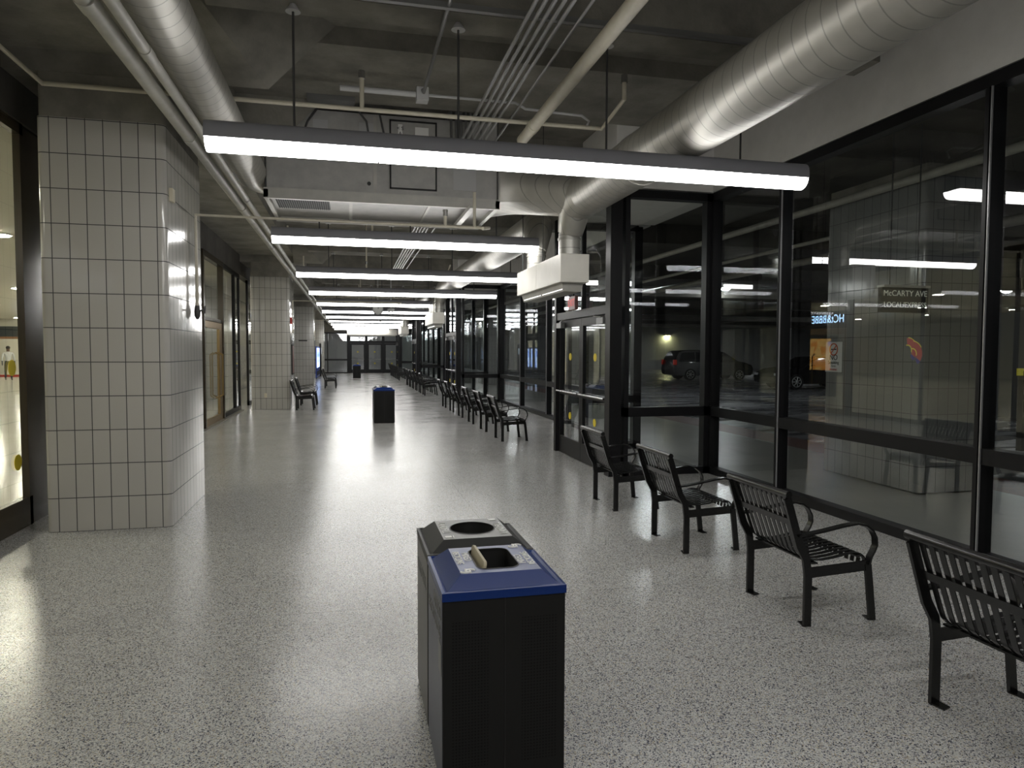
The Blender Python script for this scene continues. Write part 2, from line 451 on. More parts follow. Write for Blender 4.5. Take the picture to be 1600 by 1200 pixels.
# exit sign over the first vestibule
def exit_sign(loc, label, right, upv=(0, 0, 1), off=(-.03, 0, 0)):
    s = empty('exit_sign', loc, label, 'exit sign')
    MB().box(-.025, .025, -.16, .16, -.10, .10).build('sign_body', mat('exit_white', (.22, .10, .09), .4), s, bevel=.008)
    textm('lettering', 'EXIT', .15, mat('exit_red', (.5, .02, .02), .4, emit=(1, .05, .03), estr=.25), s, off, right, upv)
    MB().box(-.012, .012, -.02, .02, .10, .14).build('bracket', 'black', s)
    return s
exit_sign((XD-.11, 9.62, 2.30), 'small red EXIT sign fixed above the doors of the nearest glass vestibule', (0, -1, 0))

# far end glazed screen with three door leaves
fr = empty('door_9', (0, Y1, 0), kind='structure'); f = MB()
for x in (-.02, 1.17, 2.36, 3.58): f.box(x-.09, x+.09, -.07, .07, 0, 2.9)
f.box(-.02, 3.6, -.06, .06, 2.15, 2.3); f.box(-.02, 3.6, -.06, .06, 2.75, 2.9); f.box(3.6, 4.6, -.06, .06, 0, .12); f.box(3.6, 4.6, -.06, .06, 2.75, 2.9); f.box(4.5, 4.6, -.06, .06, .1, 2.8)
f.build('door_frame', 'frame', fr, smooth=False)
for x0, x1 in ((.07, 1.08), (1.26, 2.27), (2.45, 3.49)):
    L = empty('door_leaf', (x0, 0, 0)); L.parent = fr; w = x1-x0; g = MB()
    g.box(0, .09, -.02, .02, .01, 2.14); g.box(w-.09, w, -.02, .02, .01, 2.14); g.box(.09, w-.09, -.02, .02, .01, .27); g.box(.09, w-.09, -.02, .02, 2.02, 2.14)
    g.build('leaf_frame', 'frame', L, smooth=False)
    MB().quad((.08, 0, .26), (w-.08, 0, .26), (w-.08, 0, 2.03), (.08, 0, 2.03)).build('glass_pane', 'glass', L, smooth=False)
    MB().tube([(.05, -.06, 1.0), (w-.05, -.06, 1.0)], .015, 8).build('push_bar', 'steel', L)
    dot(L, w*.5, -.012, 1.52, (0, 1, 0), .055); dot(L, w*.5, -.012, .70, (0, 1, 0), .055)
MB().quad((0, 0, 2.3), (3.55, 0, 2.3), (3.55, 0, 2.75), (0, 0, 2.75)).quad((3.66, 0, .12), (4.52, 0, .12), (4.52, 0, 2.75), (3.66, 0, 2.75)).build('transom_glass', 'glass', fr, smooth=False)
struct('wall_far', MB().box(-3.1, 4.9, Y1-.1, Y1+.1, 2.905, CEIL).box(-3.1, -2.9, Y1-.1, Y1+.1, 0, 2.905), 'concrete_dark', smooth=False)
window(wi, 'y', Y1, -2.88, -.11, [-1.5], z1=2.9, rail=(.90, 1.02)); wi += 1
# what lies behind the far doors
struct('wall_far_corridor', MB().box(-4, 8, Y1+8, Y1+8.2, 0, 4), mat('corridor_wall', (.34, .35, .36), .6), smooth=False)
struct('floor_far_corridor', MB().box(-4, XW, Y1+.1, Y1+8, -.15, 0), 'terrazzo', smooth=False)

# lobby glass wall on the left
window(wi, 'x', XL, Y0, 7.16, [-3.9, -1.4, 1.1, 3.6], z0=.0, z1=3.62, rail=None, framem='frame_brown', glassm='glass_lobby', low=.26); wi += 1
window(wi, 'x', XL, 8.3, 14.9, [10.5, 12.7], z1=3.62, rail=None, framem='frame_brown', glassm='glass_lobby', low=.12); wi += 1
window(wi, 'x', XL, 17.15, 19.75, [18.9], z1=3.62, rail=None, framem='frame', glassm='glass_lobby', low=.12); wi += 1
for n in (1, 2):
    window(wi, 'x', XL, 21.3+P*(n-1), 32.7+P*(n-1), [24.1+P*(n-1), 27.0+P*(n-1), 29.9+P*(n-1)], z1=3.62, rail=None, framem='frame', glassm='glass_lobby', low=.12); wi += 1
struct('trim_2', MB().box(XL-.02, XL+.02, 7.16, 8.3, 0, 3.62), 'frame_brown', smooth=False)
dd = empty('door_10', (XL, 14.9, 0), kind='structure')
f = MB(); f.box(-.06, .06, 0, .09, 0, 3.62); f.box(-.06, .06, 2.16, 2.25, 0, 3.62); f.box(-.03, .03, .09, 2.16, 2.22, 2.29); f.box(-.06, .06, .09, 2.16, 3.50, 3.62)
f.build('door_frame', 'frame_brown', dd, smooth=False)
MB().quad((0, .09, 2.29), (0, 2.16, 2.29), (0, 2.16, 3.5), (0, .09, 3.5)).build('transom_glass', 'glass_lobby', dd, smooth=False)
L = empty('door_leaf', (0, .1, 0)); L.parent = dd
f = MB(); f.box(-.03, .03, 0, .12, .01, 2.21); f.box(-.03, .03, 1.72, 2.05, .01, 2.21); f.box(-.03, .03, .12, 1.72, 2.07, 2.21); f.box(-.03, .03, .12, 1.72, .01, .16)
f.build('leaf_frame', 'gold', L, smooth=False, bevel=.004)
MB().quad((0, .12, .16), (0, 1.72, .16), (0, 1.72, 2.08), (0, .12, 2.08)).build('glass_pane', 'glass_lobby', L, smooth=False)
MB().tube([(.02, 1.60, .55), (.11, 1.60, .60), (.11, 1.60, 1.50), (.02, 1.60, 1.55)], .022, 10).tube([(.02, 1.25, .55), (.09, 1.25, .60), (.09, 1.25, 1.50), (.02, 1.25, 1.55)], .016, 10).build('pull_handle', 'gold', L)
for (y_, z_, lb_) in ((6.93, .60, 'lower yellow round sticker on the lobby glass left of the nearest column'), (6.87, 1.44, 'upper yellow round sticker on the lobby glass, in front of the walking person')):
    yd = MB().disc((0, 0, 0), .07, (1, 0, 0), .004).build('sticker_dot', 'yellow', loc=(XL+.012, y_, z_)); tag(yd, lb_, 'sticker', 'yellow stickers on the lobby glass')

# ------------------------------------------------------------------ tiled columns
def rrect(hx, hy, r, n=6):
    p = []
    for cx, cy, a0 in ((hx-r, hy-r, 0), (-hx+r, hy-r, 90), (-hx+r, -hy+r, 180), (hx-r, -hy+r, 270)):
        for i in range(n+1):
            a = radians(a0+90*i/n); p.append((cx+r*cos(a), cy+r*sin(a)))
    return p
def column(x, y, label, hx=.506, hy=.745, top=3.59, full=3.97, m='tile', group=None):
    c = empty('tiled_column', (x, y, 0), label, 'column', group)
    pr = rrect(hx, hy, .05)
    MB().prism(pr, lambda a, b: (a, b, 0), lambda a, b: (a, b, top)).build('tile_cladding', m, c)
    pr = rrect(hx-.012, hy-.012, .04)
    MB().prism(pr, lambda a, b: (a, b, top), lambda a, b: (a, b, full)).build('concrete_head', 'concrete', c)
    return c
cl = ['nearest tiled column on the left, beside the lobby glass', 'second tiled column on the left, behind the nearest one', 'third tiled column on the left, carrying a small dark plate', 'last tiled column on the left, nearest the far doors']
for n in range(4): column(-2.08, 7.485+P*n, cl[n])
# ------------------------------------------------------------------ ceiling tubes
def fixture(segs, name='tube_light', short=False):
    r = empty(name, (0, 0, 3.0))
    Ls = 1.2155; L = Ls*segs
    up_ = [(.100*math.copysign(abs(cos(a))**.55, cos(a)), .105+.130*abs(sin(a))**.7) for a in [pi*i/10 for i in range(11)]]
    lo_ = [(.094*cos(a), .105+.084*sin(a)) for a in [pi+pi*i/12 for i in range(13)]]
    MB().prism(up_, lambda a, b: (0, a, b), lambda a, b: (L, a, b)).build('housing', 'housing', r)
    for k in range(segs):
        MB().prism(lo_, lambda a, b, k=k: (Ls*k+.006, a, b), lambda a, b, k=k: (Ls*(k+1)-.006, a, b)).build('lens', 'tube', r)
    for k in range(segs):
        if short and k < 2:
            MB().tube([(Ls*(k+.5), 0, .2), (Ls*(k+.5), 0, .36)], .009, 6).build('hanging_rod', 'rod', r); continue
        MB().tube([(Ls*(k+.5), 0, .2), (Ls*(k+.5), 0, 1.1)], .009, 6).build('hanging_rod', 'rod', r)
        MB().tube([(Ls*(k+.5), 0, 1.065), (Ls*(k+.5), 0, 1.12)], [.055, .02], 14).build('rod_canopy', 'cup', r)
    return r
f4, f3, f3s = fixture(4), fixture(3), fixture(3, short=True)
used = {4: False, 3: False, 0: False}
vis = 0
for k in range(-2, 11):
    y = 5.39+P/3*k
    s = 3 if (k % 3) == 1 else 4
    if k < 0: lb = '%s long white tube light hung behind the camera' % ('farther' if k == -2 else 'nearer')
    else:
        lb = '%s long white ceiling tube light from the camera, hung across the hall' % ORD[vis]; vis += 1
    if k == 1: s = 0
    src = {4: f4, 3: f3, 0: f3s}[s]
    o = src if not used[s] else copy_tree(src)
    used[s] = True; o.location = (-.99, y, 3.0)
    tag(o, lb, 'ceiling light', 'tube lights across the hall')

o = copy_tree(f4, (-.8, Y1+3.5, 3.48)); tag(o, 'unseen tube light added to brighten the corridor behind the far doors', 'ceiling light')  # lamp added out of view to lift the corridor brightness
# ------------------------------------------------------------------ ducts
def arc(c, r, a0, a1, n, plane):   # plane: function(u,v)->3D
    return [plane(c[0]+r*cos(a0+(a1-a0)*i/n), c[1]+r*sin(a0+(a1-a0)*i/n)) for i in range(n+1)]
DX, DZ, DR = 2.80, 3.49, .25
def duct_run(ya, yb, drop_at, name_label, near_drop):
    d = empty('air_duct', (DX, ya, DZ), name_label, 'duct')
    MB().tube([(0, 0, 0)]+[(0, (yb-ya)*i/12, 0) for i in range(1, 13)], DR, 40).build('duct_pipe', 'duct', d)
    return d
d1 = empty('air_duct', (DX, Y0, DZ), 'large round silver air duct running over the benches by the near windows', 'duct')
MB().tube([(0, 0, 0), (0, 13.9, 0)], DR, 48).build('duct_pipe', 'duct', d1)
MB().tube([(0, 13.9, 0)]+[(-.08*sin(a), 13.9+.38*sin(a), -.26*(1-cos(a))) for a in [radians(q) for q in (15, 30, 45, 60, 75)]]+[(-.10, 14.34, -.42)], [.25, .25, .245, .235, .22, .19, .155], 40).build('elbow', 'duct', d1)
for yy in (6.9, 12.4): MB().tube([(0, yy, 0), (0, yy+.06, 0)], .258, 48).build('joint_collar', 'sheet', d1)
for yy in (3.1, 9.3):
    MB().tube([(-.27, yy, 0), (-.27, yy, 1.1)], .006, 6).tube([(.27, yy, 0), (.27, yy, 1.1)], .006, 6).build('hanger_rod', 'rod', d1)
for n in range(3):
    ya = 10.0+P*n; yb = 21.0+P*n if n < 3 else Y1-.3
    d = empty('air_duct', (DX, ya, DZ), ['round silver air duct between the nearest and second vestibules', 'round silver air duct between the second and third vestibules', 'round silver air duct beyond the third vestibule'][n], 'duct')
    yb = 21.0+P*n
    MB().tube([(0, .4, 0), (0, yb-ya, 0)], .24, 36).build('duct_pipe', 'duct', d)
    MB().tube([(-.10, -.05, -.42), (-.08, .0, -.28), (-.04, .1, -.12), (0, .25, -.02), (0, .4, 0)], [.15, .18, .21, .235, .24], 32).build('elbow', 'duct', d)
    yl = yb-ya
    MB().tube([(0, yl, 0), (0, yl+.2, -.03), (-.03, yl+.35, -.14), (-.07, yl+.37, -.28), (-.10, yl+.37, -.42)], [.24, .235, .21, .18, .15], 32).build('elbow', 'duct', d)
# drop ducts and the air curtain boxes over the doors
for n in range(3):
    yb = 7.95+P*n
    box = empty('air_curtain', (2.46, yb, 2.33), ['cream steel air curtain box hung over the nearest vestibule doors', 'cream air curtain box over the second vestibule doors', 'cream air curtain box over the third vestibule doors', 'cream air curtain box over the fourth vestibule doors'][n], 'air curtain', 'air curtain boxes over the side doors')
    MB().box(0, .36, 0, 1.10, .10, .44).box(0, .36, 1.105, 2.2, .10, .44).build('casing', 'curtain', box, bevel=.006, smooth=False)
    MB().hexa([(.08, .12, .0), (.30, .12, .0), (.30, 2.1, .0), (.08, 2.1, .0)], [(.05, .10, .10), (.32, .10, .10), (.32, 2.12, .10), (.05, 2.12, .10)]).build('outlet', 'sheet', box, smooth=False)
    MB().box(.07, .075, .15, 1.05, .02, .07).box(.07, .075, 1.12, 2.05, .02, .07).build('outlet_lip', 'steel', box, smooth=False)
    for (yy, nm) in ((.42, 'near'), (2.0, 'far')):
        MB().tube([(.24, yy, .44), (.24, yy, .75)], .135, 28).build('drop_duct', 'duct_z', box)
        MB().tube([(.24, yy, .66), (.24, yy, .69)], .145, 28).build('drop_collar', 'sheet', box)
    for yy in (1.0, 2.1): MB().tube([(.06, yy, .44), (.06, yy, 2.27)], .006, 6).build('hanger_rod', 'rod', box)
# ---- left duct with elbow to the air handler
LX, LZ, LR = -1.08, 3.63, .172
d = empty('air_duct', (LX, Y0, LZ), 'round silver return duct running above the left side beside two pipes', 'duct')
MB().tube([(0, 0, 0), (0, 14.3, 0)], LR, 40).build('duct_pipe', 'duct', d)
MB().tube([(0, 14.3, 0), (.0, 14.5, 0), (.05, 14.68, 0), (.14, 14.8, 0), (.20, 14.84, 0)], LR, 32).build('elbow', 'duct', d)
MB().tube([(0, 6.0, 0), (0, 6.05, 0)], LR+.008, 40).build('joint_collar', 'sheet', d)
# ---- two service pipes left
def long_pipe(x, z, r, ya, yb, label, m='pipe_gray', coup=(), name='service_pipe'):
    p = empty(name, (x, ya, z), label, 'pipe')
    MB().tube([(0, 0, 0), (0, yb-ya, 0)], r, 20).build('pipe_run', m, p)
    for c in coup: MB().tube([(0, c-ya, 0), (0, c-ya+.13, 0)], r*1.12, 20).build('coupling', m, p)
    return p
long_pipe(-1.32, 3.42, .052, Y0, Y1-.2, 'thicker of the two painted pipes running along the left columns', coup=(4.05, 6.45, 9.4, 12.8, 17, 22, 27, 32, 37))
long_pipe(-1.18, 3.397, .036, Y0, Y1-.2, 'thinner painted pipe beside the thick one along the left columns', coup=(4.6, 8.8, 11.2, 16, 21, 26, 31))
long_pipe(1.73, 3.75, .055, Y0, 6.95, 'cream sprinkler main running overhead to the first cross pipe', 'pipe_white', coup=(6.45,), name='sprinkler_main')
# ---- conduit rack
for i, x in enumerate((1.20, 1.26, 1.32, 1.38, 1.44, 1.56)):
    c = MB().tube([(0, 0, 0), (0, 8.28-Y0, 0), (0, 8.34-Y0, .60), (0, 9.95-Y0, .60), (0, 10.05-Y0, 0), (0, 19.6-Y0, 0)], .016 if i < 5 else .012, 10).build('conduit', 'conduit', loc=(x, Y0, 3.88))
    tag(c, '%s steel conduit from the left in the overhead conduit bundle' % ORD[i], 'conduit', 'parallel conduits under the ceiling')
for i, y in enumerate((1.5, 5.05, 11.2, 15.5)):
    s = MB().box(-1.4, 2.4, -.021, .021, -.02, .02).box(-1.0, -.98, -.01, .01, .02, .8 if False else .1).build('channel_strut', 'conduit', loc=(1.2, y, 4.09 if i != 1 else 4.07), smooth=False)
    tag(s, '%s dark steel channel strut across the ceiling from the camera' % ORD[i], 'strut')
# ---- sprinkler branch lines
def branch(label, pts_list, r, m='pipe_white', heads=(), name='sprinkler_pipe'):
    p = empty(name, pts_list[0][0], label, 'pipe'); o = Vector(pts_list[0][0])
    for pts in pts_list: MB().tube([Vector(q)-o for q in pts], r, 12).build('pipe_run', m, p)
    for h in heads:
        h = Vector(h)-o
        MB().tube([h, h+Vector((0, 0, .05))], r*1.5, 10).tube([h+Vector((0, 0, .05)), h+Vector((0, 0, .07))], .03, 10).build('sprinkler_head', 'steel', p)
    return p
branch('cream sprinkler pipe crossing before the air handler, tilted up at both ends',
       [[(-2.60, 5.6, 4.13), (-2.60, 5.6, 3.93), (-2.50, 6.68, 3.84), (2.49, 6.68, 3.84), (2.49, 6.10, 3.93), (2.49, 6.10, 4.08)],
        [(.13, 6.68, 3.84), (.13, 6.68, 4.12)]], .021, heads=((.13, 6.68, 4.12), (2.49, 6.1, 4.08)))
for i in (-1, ): pass
branch('cream pipe running from the nearest column across below the air handler',
       [[(-1.53, 7.74, 2.06), (-1.53, 7.74, 2.99), (1.55, 7.74, 2.99), (1.42, 7.45, 2.93)], [(1.05, 7.74, 2.99), (1.05, 7.74, 3.12)], [(1.38, 7.74, 2.99), (1.38, 7.74, 3.38)]], .018,
       heads=((1.05, 7.74, 3.10),))
v = empty('pipe_valve', (-1.53, 7.74, 2.0), 'small dark valve at the lower end of the column pipe', 'valve')
MB().tube([(0, 0, -.08), (0, 0, -.05), (0, 0, .0), (0, 0, .06)], [.012, .028, .032, .022], 12).build('valve_body', 'rod', v)
MB().tube([(0, 0, .0), (.07, 0, .02)], .01, 8).tube([(.07, 0, -.02), (.075, 0, .06)], .008, 8).build('valve_lever', 'rod', v)
for i, (y, z) in enumerate(((12.3, 3.45), (16.5, 3.5), (20.7, 3.0), (25.3, 3.5), (29.5, 3.5), (33.7, 3.0))):
    branch('%s thin cross pipe beyond the air handler' % ORD[i],
       [[(-1.0, y, z+.25), (-1.0, y, z), (2.3, y, z), (2.3, y-.4, z+.1)], [(.4, y, z), (.4, y, 4.585)]] if z > 3.2 else [[(-1.565, y, 2.1), (-1.565, y, z+.02), (1.5, y, z+.02), (1.4, y-.3, z-.04)]], .017, heads=((.4, y, z+.1),) if z > 3.2 else ())
# short electrical conduit with junction box near the air handler
cd = empty('junction_conduit', (.05, 6.0, 4.1), 'light conduit with a junction box and bent tail above the tube light', 'conduit')
MB().tube([(-.12, .9, -.0), (.62, .9, -.0)], .028, 12).build('conduit_run', 'cup', cd)
MB().tube([(.7, .9, .0), (1.6, .9, -.0), (1.7, .9, -.05), (2.3, .9, -.07), (2.38, .9, -.12), (2.34, .9, -.2)], .014, 10).build('conduit_tail', 'cup', cd)
MB().box(.60, .72, .84, .96, -.07, .06).build('junction_box', 'cup', cd, bevel=.006)
MB().tube([(.66, .9, .06), (.66, .75, -.03), (.66, -3.4, -.03)], .016, 8).build('conduit_riser', 'conduit', cd)

# ------------------------------------------------------------------ air handler
A = empty('air_handler', (-.94, 8.40, 3.40), 'large gray sheet metal air handling unit hung under the ceiling', 'air handler')
MB().box(.03, 2.72, .03, 1.45, .0, .98).build('casing', 'ahu', A, smooth=False, bevel=.004)
MB().box(0, 2.75, 0, .05, -.06, .06).box(0, 2.75, 1.42, 1.48, -.06, .04).box(.0, .05, .0, 1.48, -.05, .04).box(2.70, 2.75, 0, 1.48, -.05, .04).box(1.23, 1.27, .022, .03, .06, .95).box(.95, .99, .05, 1.42, -.02, 0).box(1.9, 1.93, .05, 1.42, -.02, 0).build('base_frame', 'sheet', A, smooth=False)
def rect_frame(x0, x1, z0, z1, y, t):
    b = MB(); b.box(x0, x1, y-.012, y, z0, z0+t); b.box(x0, x1, y-.012, y, z1-t, z1); b.box(x0, x0+t, y-.012, y, z0, z1); b.box(x1-t, x1, y-.012, y, z0, z1); return b
hp = MB().box(1.42, 1.98, .012, .03, .12, .93).build('access_panel', 'ahu', A, smooth=False, bevel=.004)
rect_frame(1.42, 1.98, .12, .93, .012, .018).build('gasket', 'black', A, smooth=False)
MB().box(2.18, 2.46, .02, .03, .15, .60).build('notice_plate', mat('paper_white', (.42, .42, .42), .5), A, smooth=False)
for x_ in (.55, 1.07): MB().box(x_, x_+.165, .02, .03, .71, .87).build('paper_label', MATS['paper_white'], A, smooth=False)
MB().box(1.52, 1.57, .002, .012, .72, .88).box(1.72, 1.88, .002, .012, .70, .86).build('panel_label', 'white', A, smooth=False)
textm('panel_lettering', '< S\nA', .06, M['black'], A, (1.545, -.001, .80), (1, 0, 0), (0, 0, 1))
MB().disc((1.18, .024, .17), .022, (0, 1, 0), .012).build('port_hole', 'black', A)
gr = MB().box(.10, .72, .12, .75, -.018, -.004).build('grille', 'black', A, smooth=False)
gl = MB()
for i in range(24): gl.box(.11+.0255*i, .118+.0255*i, .13, .74, -.026, -.018)
gl.build('grille_slats', mat('grille_dark', (.02, .02, .02), .8, 0, .1), A, smooth=False)
MB().hexa([(2.35, 1.3, -.10), (2.42, 1.3, -.10), (2.42, -.2, -.10), (2.35, -.2, -.10)], [(2.35, 1.3, -.05), (2.42, 1.3, -.05), (2.42, -.2, -.05), (2.35, -.2, -.05)]).build('support_channel', 'sheet', A, smooth=False)
for x, y in ((.02, .02), (2.73, .02), (.02, 1.46), (2.73, 1.46)):
    MB().tube([(x, y, 0), (x, y, 1.19)], .008, 6).build('hanger_rod', 'rod', A)
MB().box(.50, 1.02, -.35, -.05, .98, 1.15).build('control_box', 'conduit', A, smooth=False)
MB().tube([(.62, -.05, 1.0), (.5, -.12, .8), (.42, -.05, .62), (.4, .0, .5)], .012, 8).tube([(1.0, -.2, 1.0), (1.15, -.1, .85), (1.2, -.02, .6), (1.3, -.02, .5), (1.36, -.05, .7), (1.3, -.1, .95)], .012, 8).build('flexible_cable', 'rod', A)
# transition from the air handler to the main duct
T = empty('duct_transition', (1.81, 8.45, 3.35), 'flattened sheet metal duct bend joining the air handler to the main duct', 'duct')
r0 = []; N = 32
def sq(a, hw, hh):
    c, s = cos(a), sin(a); k = 1/max(abs(c)/1, abs(s)/1); return (c*k*hw, s*k*hh)
rings = []
for i in range(9):
    t_ = i/8; X = .0+1.02*t_; s_ = t_*t_*(3-2*t_)
    cy = .60*(1-s_)+(-.32)*s_; cz = .36*(1-s_)+.14*s_
    hw = .56*(1-s_)+.30*s_; hh = .26*(1-s_)+.245*s_
    ring = []
    for j in range(N):
        a = 2*pi*j/N+pi/4
        q = sq(a, hw, hh); e = (hw*cos(a), hh*sin(a)); k = min(1, t_*2.2)
        ring.append((X, cy+q[0]*(1-k)+e[0]*k, cz+q[1]*(1-k)+e[1]*k))
    rings.append(ring)
MB().loft(rings).build('transition_body', 'duct', T)
MB().box(-.02, .02, .02, 1.18, .08, .66).build('flange', 'sheet', T, smooth=False)

# ------------------------------------------------------------------ benches
def make_bench():
    b = empty('metal_bench')
    for s in (-1, 1):
        y = .295*s
        rear = [(.03, y, .0), (.012, y, .34), (-.02, y, .43), (-.125, y, .775)]
        MB().ribbon(rear, None, (1, 0, 0), .055, .0).add([], []) if False else None
        k = MB(); pts = [(.03, 0), (.03, .30), (.015, .40), (-.03, .48), (-.118, .76)]
        w = .024; rings = []
        for i, (x, z) in enumerate(pts):
            a = pts[max(i-1, 0)]; c = pts[min(i+1, len(pts)-1)]
            dx, dz = c[0]-a[0], c[1]-a[1]; L_ = sqrt(dx*dx+dz*dz); nx, nz = dz/L_, -dx/L_
            rings.append([(x-nx*w, y-.009, z-nz*w), (x+nx*w, y-.009, z+nz*w), (x+nx*w, y+.009, z+nz*w), (x-nx*w, y+.009, z-nz*w)])
        k.loft(rings); k.build('leg', 'bench', b)
        k = MB(); pts = [(.475, 0), (.448, .24), (.435, .34)]; w = .022; rings = []
        for (x, z) in pts: rings.append([(x-w, y-.009, z), (x+w, y-.009, z), (x+w, y+.009, z), (x-w, y+.009, z)])
        k.loft(rings); k.build('leg', 'bench', b)
        # arm loop: thin strap seen from the side, broad from above
        ap = [(.435, .34), (.447, .385), (.468, .42), (.484, .455), (.480, .50), (.455, .545), (.41, .578), (.35, .592), (.26, .582), (.13, .560), (.02, .545), (-.045, .54)]
        k = MB(); rings = []; th = .006; hw = .021
        for i, (x, z) in enumerate(ap):
            a = ap[max(i-1, 0)]; c = ap[min(i+1, len(ap)-1)]
            dx, dz = c[0]-a[0], c[1]-a[1]; L_ = sqrt(dx*dx+dz*dz); nx, nz = dz/L_, -dx/L_
            rings.append([(x-nx*th, y-hw, z-nz*th), (x+nx*th, y-hw, z+nz*th), (x+nx*th, y+hw, z+nz*th), (x-nx*th, y+hw, z-nz*th)])
        k.loft(rings); k.build('armrest', 'bench', b)
        MB().hexa([(.02, y-.006, .285), (.44, y-.006, .305), (.44, y+.006, .305), (.02, y+.006, .285)], [(.02, y-.006, .345), (.44, y-.006, .365), (.44, y+.006, .365), (.02, y+.006, .345)]).build('side_rail', 'bench', b, smooth=False)
        for fx in (.03, .475):
            yy = y-.03*s
            MB().add([(fx-.028, y, 0), (fx+.028, y, 0), (fx+.035, y-.055*s, 0), (fx-.01, y-.07*s, 0), (fx-.028, y, .007), (fx+.028, y, .007), (fx+.035, y-.055*s, .007), (fx-.01, y-.07*s, .007)], [(0,3,2,1),(4,5,6,7),(0,1,5,4),(1,2,6,5),(2,3,7,6),(3,0,4,7)]).build('foot_plate', 'bench', b, smooth=False)
    prof = [(-.108, .765), (-.085, .70), (-.055, .62), (-.022, .53), (.005, .455), (.022, .415), (.048, .39), (.085, .378), (.15, .374), (.24, .383), (.32, .398), (.37, .404), (.41, .398), (.438, .378), (.45, .350), (.445, .318)]
    for i in range(11):
        yy = -.25+.05*i
        MB().ribbon([(x, yy, z) for x, z in prof], None, (0, 1, 0), .030, .005).build('slat', 'bench', b)
    MB().tube([(-.122, -.318, .785), (-.122, .318, .785)], .021, 16).build('top_rail', 'bench', b)
    MB().ribbon([(-.067, -.295, .61), (-.067, .295, .61)], None, (.28, 0, -.96), .04, .006).build('back_crossbar', 'bench', b)
    MB().box(.06, .10, -.29, .29, .362, .371).box(.36, .40, -.29, .29, .388, .396).build('seat_crossbar', 'bench', b, smooth=False)
    return b
BN = make_bench(); first = True
def put_bench(x, y, label, group, rz=0):
    global first
    if first: o = BN; first = False
    else: o = copy_tree(BN)
    o.location = (x, y, 0); o.rotation_euler.z = rz
    tag(o, label, 'bench', group)
near = [2.27, 3.765, 5.255, 6.745]
nl = ['black slatted bench at the right edge of the picture, nearest the camera', 'black slatted bench second from the camera beside the near windows', 'black slatted bench third from the camera beside the near windows', 'black slatted bench fourth from the camera, just before the nearest vestibule']
for y, lb in zip(near, nl): put_bench(2.56, y, lb, 'black metal benches facing the windows')
for g, nm in ((1, 'nearest'), (2, 'second'), (3, 'third')):
    for i in range(6):
        put_bench(2.60, 12.2+P*(g-1)+1.49*i, '%s black bench in the row beyond the %s vestibule' % (ORD[i], nm), 'black metal benches facing the windows')
for i, y in enumerate((19.6, 21.3, 30.6, 32.4)):
    put_bench(-1.42 if i < 2 else -1.05, y, ['black bench standing beside the second tiled column on the left', 'black bench just past the second tiled column on the left', 'black bench before the third tiled column on the left', 'black bench beside the third tiled column on the left'][i], 'black metal benches on the left side')

